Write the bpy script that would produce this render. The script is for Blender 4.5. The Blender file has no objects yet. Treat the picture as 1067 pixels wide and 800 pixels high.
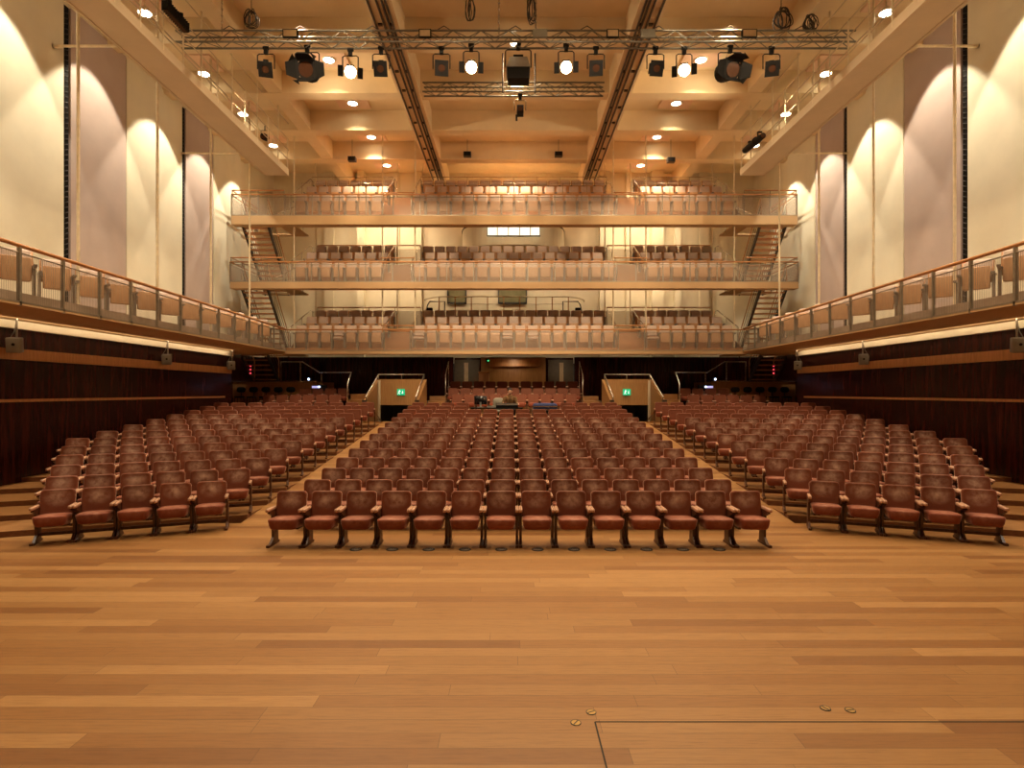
import bpy, math, random
from mathutils import Vector, Matrix
random.seed(7)
R = math.radians
SC = bpy.context.scene
COL = SC.collection

# ---------------------------------------------------------------- camera, world, exposure
CAM = Vector((-0.115, 0.0, 2.42))
F = 600.0
cam_data = bpy.data.cameras.new('camera')
cam_data.sensor_fit = 'HORIZONTAL'
cam_data.sensor_width = 36.0
cam_data.lens = 36.0 * F / 1067.0
cam_data.shift_y = 8.0 / 1067.0
cam_data.shift_x = 0.5 / 1067.0
cam_data.clip_end = 200
camera = bpy.data.objects.new('camera', cam_data)
camera.location = CAM
camera.rotation_euler = (R(90), 0, 0)
COL.objects.link(camera)
SC.camera = camera

SC.view_settings.view_transform = 'Standard'
SC.view_settings.look = 'None'
SC.view_settings.gamma = 1.0
SC.view_settings.exposure = 0.25
SC.view_settings.use_curve_mapping = False

world = bpy.data.worlds.new('hall_air')
world.use_nodes = True
world.node_tree.nodes['Background'].inputs[0].default_value = (1.0, 0.8, 0.55, 1)
world.node_tree.nodes['Background'].inputs[1].default_value = 0.015
SC.world = world

WARM = (1.0, 0.76, 0.48)
WALLW = (1.0, 0.87, 0.66)
P_BAY, P_WALL, P_SPOT, P_TIERFILL, P_UP, P_BACK = 1150, 950, 700, 6400, 620, 36

def spot(name, loc, aim, power, angle, blend=0.4, radius=0.12, color=WARM):
    d = bpy.data.lights.new(name, 'SPOT')
    d.energy = power; d.spot_size = R(angle); d.spot_blend = blend
    d.shadow_soft_size = radius; d.color = color
    o = bpy.data.objects.new(name, d)
    o.location = loc
    o.rotation_euler = (Vector(aim) - Vector(loc)).to_track_quat('-Z', 'Y').to_euler()
    COL.objects.link(o)
    return o
def area(name, loc, aim, power, sx, sy, color=WARM):
    d = bpy.data.lights.new(name, 'AREA')
    d.shape = 'RECTANGLE'; d.size = sx; d.size_y = sy; d.energy = power; d.color = color
    o = bpy.data.objects.new(name, d)
    o.location = loc
    o.rotation_euler = (Vector(aim) - Vector(loc)).to_track_quat('-Z', 'Y').to_euler()
    COL.objects.link(o)
    return o

CEIL = 13.8
BAY_Y = [3.8, 7.0, 10.2, 13.3, 16.4, 19.65, 22.6, 25.6, 28.8]
WASH_Y = (7.0, 10.4, 13.6, 16.7, 19.9, 22.8, 25.7)
for sx in (-1, 1):
    for y in BAY_Y:      # ceiling downlights
        spot('downlight_beam', (sx * 6.35, y, CEIL - 0.12), (sx * 6.2, y, 0), P_BAY * (0.55 if y < 5 else 0.85 if y < 9 else 1), 112, 1.0)
    for y in WASH_Y:     # wall washers hung beyond the catwalks
        spot('wall_wash_beam', (sx * 10.75, y, 13.33), (sx * 12.2, y, 7.5), P_WALL, 66, 0.2, 0.07, WALLW)
    for x, y, tx_, tz_, w in ((2.2, 8.0, 1.5, 5.6, 1.0), (2.0, 9.5, 2.8, 8.5, 0.9), (6.5, 8.5, 7.0, 5.6, 0.9), (6.5, 9.5, 7.0, 8.6, 0.8), (4.5, 12.5, 5.5, 11.2, 0.32)):  # added spots without fixtures, brightening the balcony seats
        spot('tier_fill_beam', (sx * x, y, 13.5 if y != 12.5 else 13.6), (sx * tx_, 26.0, tz_), P_TIERFILL * w, 34, 0.7, 0.15)
    for y in (6.0, 12.0, 18.5):     # added fill spots over the catwalks, no fixture, to brighten the ceiling
        spot('ceiling_fill_beam', (sx * 9.4, y, 11.5), (sx * 0.8, y + 3.0, 13.6), P_UP * (1.0 if y < 15 else 1.5), 75, 1.0, 0.2)
    for z, y, k in ((8.05, 28.9, 1.0), (10.95, 28.9, 1.3), (5.0, 29.2, 0.0)):   # added fill strips, no fixture, under the rear edge of the balconies
        if k: area('rear_wall_fill', (sx * 6.5, 28.75, z), (sx * 6.5, 30.0, z - 2.0), P_BACK * k, 5.0, 0.12)
for y in (8.8, 13.0, 18.9, 22.2, 25.2, 28.4):
    spot('centre_downlight_beam', (0, y, CEIL - 0.12), (0, y, 0), P_BAY, 112, 1.0)
for sx in (-1, 1):
    area('trim_fill_strip', (sx * 10.72, 12.5, 3.99), (sx * 11.0, 12.5, 3.86), 30, 19.0, 0.04)  # added strip without a fixture, brightening the cream trim
area('control_room_fill', (0, 26.5, 10.05), (0, 28.4, 10.0), 16, 4.0, 0.1)  # added fill on the control room front, no fixture
for x_ in (-2.4, 2.4):  # added fill spots for the rear doors, no fixtures
    spot('door_fill', (x_, 26.8, 3.9), (x_ * 0.95, 28.5, 2.4), 22, 120, 1.0, 0.1)
spot('panelling_fill', (0, 26.9, 3.9), (0, 28.2, 2.4), 26, 130, 1.0, 0.1)  # added fill spot for the brown panelling, no fixture
for z in (8.05, ):
    area('rear_wall_fill', (0, 28.75, z), (0, 30.0, z - 2.0), P_BACK, 6.0, 0.12)  # same added fill for the middle of the back wall

# ---------------------------------------------------------------- mesh builder
class MB:
    def __init__(s):
        s.v = []; s.f = []; s.m = []; s.sm = []
    def add(s, verts, faces, mat=0, smooth=False, M=None):
        b = len(s.v)
        for p in verts:
            p = Vector(p)
            if M is not None: p = M @ p
            s.v.append(tuple(p))
        for f in faces:
            s.f.append(tuple(b + i for i in f)); s.m.append(mat); s.sm.append(smooth)
        return s
    def bb(s, lo, hi, mat=0, M=None):
        x0, y0, z0 = lo; x1, y1, z1 = hi
        v = [(x0,y0,z0),(x1,y0,z0),(x1,y1,z0),(x0,y1,z0),(x0,y0,z1),(x1,y0,z1),(x1,y1,z1),(x0,y1,z1)]
        f = [(0,3,2,1),(4,5,6,7),(0,1,5,4),(1,2,6,5),(2,3,7,6),(3,0,4,7)]
        return s.add(v, f, mat, False, M)
    def box(s, c, d, mat=0, M=None):
        return s.bb([c[i]-d[i]/2 for i in range(3)], [c[i]+d[i]/2 for i in range(3)], mat, M)
    def cyl(s, p0, p1, r, n=8, mat=0, r1=None, caps=True, M=None):
        p0 = Vector(p0); p1 = Vector(p1)
        if r1 is None: r1 = r
        q = (p1-p0).to_track_quat('Z', 'Y').to_matrix()
        v = []
        for p, rr in ((p0, r), (p1, r1)):
            for k in range(n):
                a = 2*math.pi*k/n
                v.append(p + q @ Vector((rr*math.cos(a), rr*math.sin(a), 0)))
        s.add(v, [(k, (k+1)%n, n+(k+1)%n, n+k) for k in range(n)], mat, n > 5, M)
        if caps:
            s.add(v[:n], [tuple(range(n-1, -1, -1))], mat, False, M)
            s.add(v[n:], [tuple(range(n))], mat, False, M)
        return s
    def tube(s, pts, r, n=6, mat=0, closed=False, M=None):
        pts = [Vector(p) for p in pts]
        m = len(pts); v = []; up = None
        for i, p in enumerate(pts):
            a = pts[(i-1) % m] if (closed or i > 0) else p
            b = pts[(i+1) % m] if (closed or i < m-1) else p
            t = (b-a).normalized()
            if up is None:
                up = Vector((0,0,1)) if abs(t.z) < 0.9 else Vector((0,1,0))
            x = up.cross(t)
            if x.length < 1e-4: x = Vector((1,0,0)).cross(t)
            x.normalize(); up = t.cross(x)
            rr = r[i] if isinstance(r, (list, tuple)) else r
            for k in range(n):
                an = 2*math.pi*k/n
                v.append(p + x*rr*math.cos(an) + up*rr*math.sin(an))
        f = []
        for i in range(m if closed else m-1):
            j = (i+1) % m
            for k in range(n):
                f.append((i*n+k, i*n+(k+1)%n, j*n+(k+1)%n, j*n+k))
        if not closed:
            f.append(tuple(range(n-1, -1, -1))); f.append(tuple((m-1)*n+k for k in range(n)))
        return s.add(v, f, mat, True, M)
    def prism(s, poly, z0, z1, mat=0, M=None):
        n = len(poly)
        v = [(x, y, z0) for x, y in poly] + [(x, y, z1) for x, y in poly]
        f = [tuple(range(n-1, -1, -1)), tuple(range(n, 2*n))] + [(k, (k+1)%n, n+(k+1)%n, n+k) for k in range(n)]
        return s.add(v, f, mat, False, M)
    def pad(s, hx, hy, r, layers, mat=0, M=None, seg=4):
        """rounded rectangle lofted through layers (w, inset)"""
        rings = []
        for w, ins in layers:
            ax, ay, rr = hx-ins, hy-ins, max(r-ins*0.6, 0.008)
            ring = []
            for cx, cy, a0 in ((ax-rr, ay-rr, 0), (-ax+rr, ay-rr, 90), (-ax+rr, -ay+rr, 180), (ax-rr, -ay+rr, 270)):
                for k in range(seg+1):
                    a = R(a0 + 90*k/seg)
                    ring.append((cx+rr*math.cos(a), cy+rr*math.sin(a), w))
            rings.append(ring)
        n = len(rings[0]); v = [p for r_ in rings for p in r_]; f = []
        for i in range(len(rings)-1):
            for k in range(n):
                f.append((i*n+k, i*n+(k+1)%n, (i+1)*n+(k+1)%n, (i+1)*n+k))
        f.append(tuple(range(n-1, -1, -1))); f.append(tuple((len(rings)-1)*n+k for k in range(n)))
        return s.add(v, f, mat, True, M)
    def ball(s, c, r, mat=0, nu=10, nv=7, M=None):
        c = Vector(c); r = Vector(r) if isinstance(r, (tuple, list)) else Vector((r, r, r))
        v = [c + Vector((0,0,r.z))]
        for i in range(1, nv):
            a = math.pi*i/nv
            for k in range(nu):
                b = 2*math.pi*k/nu
                v.append(c + Vector((r.x*math.sin(a)*math.cos(b), r.y*math.sin(a)*math.sin(b), r.z*math.cos(a))))
        v.append(c - Vector((0,0,r.z)))
        f = [(0, 1+k, 1+(k+1)%nu) for k in range(nu)]
        for i in range(nv-2):
            for k in range(nu):
                f.append((1+i*nu+k, 1+(i+1)*nu+k, 1+(i+1)*nu+(k+1)%nu, 1+i*nu+(k+1)%nu))
        L = len(v)-1; b = 1+(nv-2)*nu
        f += [(L, b+(k+1)%nu, b+k) for k in range(nu)]
        return s.add(v, f, mat, True, M)
    def mesh(s, name, mats):
        me = bpy.data.meshes.new(name)
        me.from_pydata(s.v, [], s.f)
        for m in (mats if isinstance(mats, (list, tuple)) else [mats]): me.materials.append(m)
        me.polygons.foreach_set('material_index', s.m)
        me.polygons.foreach_set('use_smooth', s.sm)
        me.update()
        return me
    def build(s, name, mats, parent=None, loc=None, rz=0.0):
        o = bpy.data.objects.new(name, s.mesh(name, mats))
        COL.objects.link(o)
        if parent is not None: o.parent = parent
        if loc is not None: o.location = loc; o.rotation_euler = (0, 0, rz)
        return o

def tag(o, label, cat, group=None):
    o['label'] = label; o['category'] = cat
    if group: o['group'] = group
    return o
def empty(name, loc, label, cat, group=None, rz=0.0):
    o = bpy.data.objects.new(name, None)
    o.empty_display_size = 0.1
    o.location = loc; o.rotation_euler = (0, 0, rz)
    COL.objects.link(o)
    return tag(o, label, cat, group)
def struct(mb, name, mats):
    o = mb.build(name, mats); o['kind'] = 'structure'; return o
KIDS = {}
def copy_thing(root, loc, rz, label, group=None):
    if root not in KIDS: KIDS[root] = [(c, list(c.children)) for c in root.children]
    r = root.copy(); COL.objects.link(r)
    r.location = loc; r.rotation_euler = (0, 0, rz); r['label'] = label
    if group: r['group'] = group
    for ch, subs in KIDS[root]:
        c = ch.copy(); COL.objects.link(c); c.parent = r
        for g in subs:
            d = g.copy(); COL.objects.link(d); d.parent = c
    return r
ORD = ['first','second','third','fourth','fifth','sixth','seventh','eighth','ninth','tenth','eleventh','twelfth',
       'thirteenth','fourteenth','fifteenth','sixteenth','seventeenth','eighteenth','nineteenth','twentieth']
SIDE = {-1: 'left', 1: 'right'}

# ---------------------------------------------------------------- materials
def mat_new(name):
    m = bpy.data.materials.new(name); m.use_nodes = True
    nt = m.node_tree
    return m, nt, nt.nodes['Principled BSDF']
def N(nt, t, **kw):
    n = nt.nodes.new(t)
    for k, v in kw.items():
        if hasattr(n, k): setattr(n, k, v)
    return n
def coords(nt, scale=(1,1,1), space='Object', rot=(0,0,0)):
    tc = N(nt, 'ShaderNodeTexCoord'); mp = N(nt, 'ShaderNodeMapping')
    mp.inputs['Scale'].default_value = scale; mp.inputs['Rotation'].default_value = rot
    nt.links.new(tc.outputs[space], mp.inputs['Vector'])
    return mp.outputs[0]
def ramp(nt, fac, stops):
    r = N(nt, 'ShaderNodeValToRGB')
    e = r.color_ramp.elements
    e[0].position, e[0].color = stops[0][0], (*stops[0][1], 1)
    e[1].position, e[1].color = stops[-1][0], (*stops[-1][1], 1)
    for p, c in stops[1:-1]:
        x = e.new(p); x.color = (*c, 1)
    nt.links.new(fac, r.inputs[0])
    return r.outputs[0]
def noise(nt, vec, scale=5, detail=4, rough=0.55):
    n = N(nt, 'ShaderNodeTexNoise')
    n.inputs['Scale'].default_value = scale; n.inputs['Detail'].default_value = detail; n.inputs['Roughness'].default_value = rough
    if vec is not None: nt.links.new(vec, n.inputs['Vector'])
    return n.outputs[0]
def mixc(nt, fac, a, b, mode='MIX'):
    m = N(nt, 'ShaderNodeMix', data_type='RGBA', blend_type=mode)
    for sock, val in ((m.inputs[0], fac), (m.inputs[6], a), (m.inputs[7], b)):
        if hasattr(val, 'links'): nt.links.new(val, sock)
        elif isinstance(val, (int, float)): sock.default_value = val
        else: sock.default_value = (*val, 1)
    return m.outputs[2]
def bump(nt, bs, h, strength=0.2, dist=0.01):
    b = N(nt, 'ShaderNodeBump'); b.inputs['Strength'].default_value = strength; b.inputs['Distance'].default_value = dist
    nt.links.new(h, b.inputs['Height']); nt.links.new(b.outputs[0], bs.inputs['Normal'])
def plain(name, c, rough=0.5, metal=0.0, var=0.12, scale=6, spec=0.5):
    m, nt, bs = mat_new(name)
    n = noise(nt, coords(nt), scale)
    lo = tuple(x*(1-var) for x in c); hi = tuple(min(1, x*(1+var)) for x in c)
    nt.links.new(ramp(nt, n, [(0.3, lo), (0.7, hi)]), bs.inputs['Base Color'])
    bs.inputs['Roughness'].default_value = rough; bs.inputs['Metallic'].default_value = metal
    bs.inputs['Specular IOR Level'].default_value = spec
    return m
def glow(name, c, strength):
    m, nt, bs = mat_new(name)
    bs.inputs['Base Color'].default_value = (0.8, 0.8, 0.8, 1)
    bs.inputs['Emission Color'].default_value = (*c, 1); bs.inputs['Emission Strength'].default_value = strength
    return m
def wood(name, dark, mid, light, stretch=(1.2, 14, 14), rough=0.4, bscale=1.0, spec=0.5):
    m, nt, bs = mat_new(name)
    v = coords(nt, stretch)
    n = noise(nt, v, 2.2*bscale, 6, 0.62)
    nt.links.new(ramp(nt, n, [(0.28, dark), (0.5, mid), (0.74, light)]), bs.inputs['Base Color'])
    bs.inputs['Roughness'].default_value = rough; bs.inputs['Specular IOR Level'].default_value = spec
    bump(nt, bs, n, 0.06, 0.004)
    return m
def plank_floor(name, w=2.5, h=0.17, tint=1.0):
    m, nt, bs = mat_new(name)
    v = coords(nt)
    br = N(nt, 'ShaderNodeTexBrick')
    br.offset = 0.37; br.offset_frequency = 2; br.squash = 1.0
    br.inputs['Color1'].default_value = (0, 0, 0, 1); br.inputs['Color2'].default_value = (1, 1, 1, 1)
    br.inputs['Mortar'].default_value = (0.5, 0.5, 0.5, 1)
    br.inputs['Scale'].default_value = 1.0; br.inputs['Mortar Size'].default_value = 0.0016; br.inputs['Mortar Smooth'].default_value = 0.1
    br.inputs['Bias'].default_value = 0.0
    br.inputs['Brick Width'].default_value = w; br.inputs['Row Height'].default_value = h
    # joints shift irregularly along each row
    sep = N(nt, 'ShaderNodeSeparateXYZ'); nt.links.new(v, sep.inputs[0])
    fl = N(nt, 'ShaderNodeMath', operation='FLOOR'); dv = N(nt, 'ShaderNodeMath', operation='DIVIDE'); dv.inputs[1].default_value = h
    nt.links.new(sep.outputs[1], dv.inputs[0]); nt.links.new(dv.outputs[0], fl.inputs[0])
    wn = N(nt, 'ShaderNodeTexWhiteNoise', noise_dimensions='1D'); nt.links.new(fl.outputs[0], wn.inputs['W'])
    ml = N(nt, 'ShaderNodeMath', operation='MULTIPLY_ADD'); ml.inputs[1].default_value = w
    nt.links.new(wn.outputs[0], ml.inputs[0]); nt.links.new(sep.outputs[0], ml.inputs[2])
    cb = N(nt, 'ShaderNodeCombineXYZ')
    nt.links.new(ml.outputs[0], cb.inputs[0]); nt.links.new(sep.outputs[1], cb.inputs[1])
    nt.links.new(cb.outputs[0], br.inputs['Vector'])
    mp = N(nt, 'ShaderNodeMapping'); mp.inputs['Scale'].default_value = (1.1, 16, 8)
    nt.links.new(cb.outputs[0], mp.inputs[0])
    g = noise(nt, mp.outputs[0], 3.0, 7, 0.65)
    fine = noise(nt, coords(nt, (4, 90, 30)), 3.0, 3, 0.6)
    t = tint
    tone = ramp(nt, br.outputs['Color'], [(0.0, (0.24*t, 0.108*t, 0.036*t)), (0.22, (0.31*t, 0.150*t, 0.050*t)), (0.7, (0.36*t, 0.190*t, 0.068*t)), (1.0, (0.44*t, 0.245*t, 0.095*t))])
    grain = ramp(nt, g, [(0.25, (0.66, 0.60, 0.52)), (0.5, (0.95, 0.94, 0.92)), (0.8, (1.12, 1.1, 1.05))])
    c = mixc(nt, 0.95, tone, grain, 'MULTIPLY')
    c = mixc(nt, 0.35, c, ramp(nt, fine, [(0.3, (0.75, 0.72, 0.68)), (0.7, (1.08, 1.08, 1.08))]), 'MULTIPLY')
    # scuffs and old scratches
    sc = noise(nt, coords(nt, (5, 2.2, 1), rot=(0, 0, 0.6)), 4.5, 8, 0.75)
    c = mixc(nt, ramp(nt, sc, [(0.66, (0, 0, 0)), (0.78, (0.6, 0.6, 0.6))]), c, (0.16, 0.10, 0.055))
    c = mixc(nt, br.outputs['Fac'], c, (0.10, 0.050, 0.020))
    nt.links.new(c, bs.inputs['Base Color'])
    rr = N(nt, 'ShaderNodeMapRange'); rr.inputs[3].default_value = 0.34; rr.inputs[4].default_value = 0.52
    nt.links.new(g, rr.inputs[0]); nt.links.new(rr.outputs[0], bs.inputs['Roughness'])
    bs.inputs['Specular IOR Level'].default_value = 0.35
    bump(nt, bs, br.outputs['Fac'], 0.25, -0.003)
    return m
def velvet(name, base, worn_sheen, mid=(0, 0, 0.70), reach=0.165):
    m, nt, bs = mat_new(name)
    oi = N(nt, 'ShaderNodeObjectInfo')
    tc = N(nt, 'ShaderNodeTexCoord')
    # rubbed nap with painted sheen, middle of the upper back and cushion
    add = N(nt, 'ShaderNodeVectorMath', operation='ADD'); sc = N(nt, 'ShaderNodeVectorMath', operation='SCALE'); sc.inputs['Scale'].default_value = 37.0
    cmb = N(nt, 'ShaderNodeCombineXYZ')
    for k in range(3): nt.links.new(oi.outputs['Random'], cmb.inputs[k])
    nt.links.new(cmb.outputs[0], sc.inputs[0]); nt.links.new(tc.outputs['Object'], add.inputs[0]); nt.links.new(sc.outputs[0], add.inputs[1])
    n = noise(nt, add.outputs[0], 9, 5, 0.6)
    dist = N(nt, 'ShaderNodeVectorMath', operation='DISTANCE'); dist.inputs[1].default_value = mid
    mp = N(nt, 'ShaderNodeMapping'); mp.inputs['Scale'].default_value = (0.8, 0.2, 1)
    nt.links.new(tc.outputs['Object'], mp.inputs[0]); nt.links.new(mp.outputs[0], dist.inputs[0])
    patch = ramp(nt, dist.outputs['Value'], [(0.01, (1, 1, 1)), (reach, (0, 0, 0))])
    rub_sheen = mixc(nt, 1.0, patch, ramp(nt, n, [(0.34, (0.1, 0.1, 0.1)), (0.66, (1, 1, 1))]), 'MULTIPLY')
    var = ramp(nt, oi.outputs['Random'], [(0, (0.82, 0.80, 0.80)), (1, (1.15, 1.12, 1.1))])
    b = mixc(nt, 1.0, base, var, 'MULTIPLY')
    fac = mixc(nt, 1.0, rub_sheen, (0.85, 0.85, 0.85), 'MULTIPLY')
    c = mixc(nt, fac, b, worn_sheen)
    nt.links.new(c, bs.inputs['Base Color'])
    bs.inputs['Roughness'].default_value = 0.62
    bs.inputs['Sheen Weight'].default_value = 0.55; bs.inputs['Sheen Roughness'].default_value = 0.35
    bs.inputs['Sheen Tint'].default_value = (1.0, 0.62, 0.45, 1)
    bs.inputs['Specular IOR Level'].default_value = 0.25
    bump(nt, bs, noise(nt, add.outputs[0], 14, 3), 0.25, 0.012)
    return m
def wire_mesh(name, c, cover, pitch=0.0):
    m, nt, bs = mat_new(name)
    bs.inputs['Base Color'].default_value = (*c, 1); bs.inputs['Roughness'].default_value = 0.45; bs.inputs['Metallic'].default_value = 0.5
    tr = N(nt, 'ShaderNodeBsdfTransparent'); mx = N(nt, 'ShaderNodeMixShader')
    out = nt.nodes['Material Output']
    nt.links.new(tr.outputs[0], mx.inputs[1]); nt.links.new(bs.outputs[0], mx.inputs[2]); nt.links.new(mx.outputs[0], out.inputs[0])
    if pitch:
        tc = N(nt, 'ShaderNodeTexCoord'); sp = N(nt, 'ShaderNodeSeparateXYZ'); nt.links.new(tc.outputs['Object'], sp.inputs[0])
        last = None
        for ax, p, w in ((1, pitch, cover),):
            d = N(nt, 'ShaderNodeMath', operation='DIVIDE'); d.inputs[1].default_value = p
            fr = N(nt, 'ShaderNodeMath', operation='FRACT'); lt = N(nt, 'ShaderNodeMath', operation='LESS_THAN'); lt.inputs[1].default_value = w
            nt.links.new(sp.outputs[ax], d.inputs[0]); nt.links.new(d.outputs[0], fr.inputs[0]); nt.links.new(fr.outputs[0], lt.inputs[0])
            if last is None: last = lt.outputs[0]
            else:
                mxx = N(nt, 'ShaderNodeMath', operation='MAXIMUM'); nt.links.new(last, mxx.inputs[0]); nt.links.new(lt.outputs[0], mxx.inputs[1]); last = mxx.outputs[0]
        nt.links.new(last, mx.inputs[0])
    else:
        mx.inputs[0].default_value = cover
    return m
def plaster(name, c, var=0.05, weave=False):
    m, nt, bs = mat_new(name)
    v = coords(nt)
    n = noise(nt, v, 1.3, 5)
    lo = tuple(x*(1-var) for x in c); hi = tuple(min(1, x*(1+var)) for x in c)
    nt.links.new(ramp(nt, n, [(0.3, lo), (0.7, hi)]), bs.inputs['Base Color'])
    bs.inputs['Roughness'].default_value = 0.8; bs.inputs['Specular IOR Level'].default_value = 0.2
    if weave:
        bump(nt, bs, noise(nt, coords(nt, (1, 3, 14)), 9, 4), 0.35, 0.012)
    else:
        bump(nt, bs, noise(nt, v, 40, 2), 0.05, 0.004)
    return m
def mahogany(name):
    m, nt, bs = mat_new(name)
    v = coords(nt, (7, 7, 0.55))
    n = noise(nt, v, 1.6, 6, 0.6)
    n2 = noise(nt, coords(nt, (30, 30, 1.2)), 2, 4, 0.6)
    c = ramp(nt, n, [(0.3, (0.010, 0.003, 0.003)), (0.52, (0.036, 0.007, 0.005)), (0.75, (0.085, 0.016, 0.009))])
    c = mixc(nt, 0.5, c, ramp(nt, n2, [(0.3, (0.55, 0.5, 0.5)), (0.7, (1.25, 1.2, 1.2))]), 'MULTIPLY')
    nt.links.new(c, bs.inputs['Base Color'])
    bs.inputs['Roughness'].default_value = 0.24; bs.inputs['Specular IOR Level'].default_value = 0.3
    return m

M_FLOOR = plank_floor('oak_planks', tint=0.94)
M_RAMP = plank_floor('oak_planks_aisle', 1.8, 0.11, 1.0)
M_STEP = wood('oak_step', (0.22, 0.10, 0.034), (0.31, 0.15, 0.053), (0.38, 0.2, 0.078))
M_RISER = wood('dark_riser', (0.10, 0.035, 0.014), (0.15, 0.055, 0.02), (0.2, 0.08, 0.03))
M_MAHOG = mahogany('mahogany_veneer')
M_BAND = wood('oak_band', (0.34, 0.15, 0.045), (0.46, 0.21, 0.065), (0.55, 0.28, 0.1), (14, 9, 1.0))
M_RAIL = wood('oak_handrail', (0.36, 0.15, 0.05), (0.5, 0.23, 0.08), (0.6, 0.3, 0.12), (2, 2, 14), 0.3)
M_PLY = wood('beech_ply', (0.46, 0.24, 0.115), (0.55, 0.31, 0.155), (0.62, 0.37, 0.2), (14, 9, 1.1))
M_PANELWOOD = wood('brown_panelling', (0.24, 0.105, 0.033), (0.34, 0.16, 0.05), (0.42, 0.2, 0.07), (14, 9, 1.0))
M_CREAM = plaster('cream_plaster', (0.78, 0.70, 0.52))
M_CREAMP = plaster('cream_cloth_panel', (0.78, 0.72, 0.55), 0.04, True)
M_MAUVE = plaster('mauve_cloth_panel', (0.50, 0.40, 0.35), 0.05, True)
M_CEIL = plaster('ceiling_paint', (0.78, 0.63, 0.40))
M_GANTRY = plaster('gantry_paint', (0.62, 0.50, 0.34))
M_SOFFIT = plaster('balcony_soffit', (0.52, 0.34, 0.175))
M_ROD = plain('cream_rod', (0.78, 0.66, 0.45), 0.4)
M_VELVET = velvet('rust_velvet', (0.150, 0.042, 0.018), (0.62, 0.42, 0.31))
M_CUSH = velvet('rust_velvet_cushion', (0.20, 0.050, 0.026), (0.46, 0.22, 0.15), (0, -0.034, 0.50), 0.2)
M_ARM = plain('armrest_cloth', (0.50, 0.29, 0.19), 0.45)
M_CHAIRWOOD = wood('seat_frame_wood', (0.05, 0.018, 0.008), (0.085, 0.030, 0.012), (0.13, 0.05, 0.02), (10, 10, 1.2))
M_MAUVEPAD = plain('mauve_upholstery', (0.64, 0.50, 0.42), 0.7, var=0.2, scale=2)
M_SHELL = wood('orange_shell', (0.42, 0.18, 0.06), (0.5, 0.23, 0.08), (0.58, 0.29, 0.12))
M_STANCH = plain('grey_stanchion', (0.24, 0.2, 0.165), 0.5)
M_POST = plain('grey_steel', (0.30, 0.26, 0.20), 0.4, 0.6)
M_SILVER = plain('brushed_steel', (0.62, 0.58, 0.52), 0.25, 0.9)
M_MESH = wire_mesh('fine_wire_mesh', (0.46, 0.38, 0.30), 0.22)
M_MESHS = wire_mesh('upright_wire_mesh', (0.30, 0.245, 0.18), 0.38, 0.045)
M_BLACK = plain('black_paint', (0.008, 0.007, 0.006), 0.65, spec=0.2)
M_CABLE = plain('black_cable', (0.03, 0.027, 0.025), 0.5)
M_TRUSS = plain('tarnished_alloy', (0.20, 0.19, 0.155), 0.4, 0.7)
M_DARKSTEEL = plain('dark_steel', (0.055, 0.042, 0.035), 0.45, 0.3)
M_GREYBOX = plain('grey_speaker', (0.26, 0.25, 0.2), 0.5)
M_GLASS = plain('lamp_glass_unlit', (0.07, 0.03, 0.016), 0.12)
M_LIT = glow('lit_lamp', (1.0, 0.80, 0.48), 40)
M_LITC = glow('lit_downlight', (1.0, 0.86, 0.62), 14)
M_LIGHTPANEL = plaster('light_panel', (0.80, 0.58, 0.42))
M_BRASS = plain('worn_brass', (0.42, 0.27, 0.09), 0.35, 0.8)
M_VENT = plain('vent_black', (0.02, 0.02, 0.022), 0.5)
M_WINDOW = plain('green_glass', (0.23, 0.215, 0.115), 0.15)
M_WINFRAME = plain('window_frame_black', (0.02, 0.02, 0.022), 0.5)
M_BRIGHT = glow('lit_window', (1.0, 0.88, 0.62), 1.1)
M_SIGN = plain('exit_green', (0.0, 0.30, 0.13), 0.4)
M_SIGN.node_tree.nodes['Principled BSDF'].inputs['Emission Color'].default_value = (0.0, 0.62, 0.28, 1); M_SIGN.node_tree.nodes['Principled BSDF'].inputs['Emission Strength'].default_value = 0.55
M_SIGNW = glow('exit_white', (0.8, 1.0, 0.9), 0.6)
M_LED = glow('blue_white_lamp', (0.55, 0.7, 1.0), 4)
M_RED = glow('red_lamp', (1.0, 0.05, 0.08), 1.2)
M_SCREEN = plain('monitor_black', (0.012, 0.012, 0.014), 0.2)
M_CASEBLUE = plain('blue_foam', (0.02, 0.035, 0.13), 0.8)
M_GREYDOOR = plain('dark_door', (0.10, 0.072, 0.04), 0.5)
M_PALE = plain('pale_strip', (0.55, 0.40, 0.22), 0.5)
M_CONSOLE = plain('console_grey', (0.28, 0.27, 0.25), 0.45)
M_SKIN = plain('skin', (0.52, 0.28, 0.18), 0.55, var=0.06)
M_SHIRT = plain('olive_brown_shirt', (0.16, 0.085, 0.03), 0.85)
M_TROUSER = plain('dark_trousers', (0.03, 0.03, 0.04), 0.85)
M_HAIR = plain('dark_hair', (0.02, 0.012, 0.008), 0.6)

# ---------------------------------------------------------------- setting: floors
WX = 11.05      # lower side walls
UX = 12.5       # upper side walls
BACK = 30.0
STAGE_END = -6.0
RAMP0, SLOPE, RAMP1 = 10.6, 0.1/0.94, 22.4
def ramp_z(y): return max(0.0, (min(y, RAMP1)-RAMP0)*SLOPE)
ZR = ramp_z(RAMP1)

b = MB(); b.bb((-UX, STAGE_END, -0.2), (UX, RAMP0, 0.0)); struct(b, 'floor', M_FLOOR)
b = MB()
b.add([(-5.1, RAMP0, 0), (5.1, RAMP0, 0), (5.1, RAMP1, ZR), (-5.1, RAMP1, ZR),
       (-5.1, RAMP0, -0.2), (5.1, RAMP0, -0.2), (5.1, RAMP1, -0.2), (-5.1, RAMP1, -0.2)],
      [(0,1,2,3), (4,7,6,5), (0,4,5,1), (1,5,6,2), (2,6,7,3), (3,7,4,0)])
struct(b, 'aisle_floor', M_RAMP)
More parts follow.
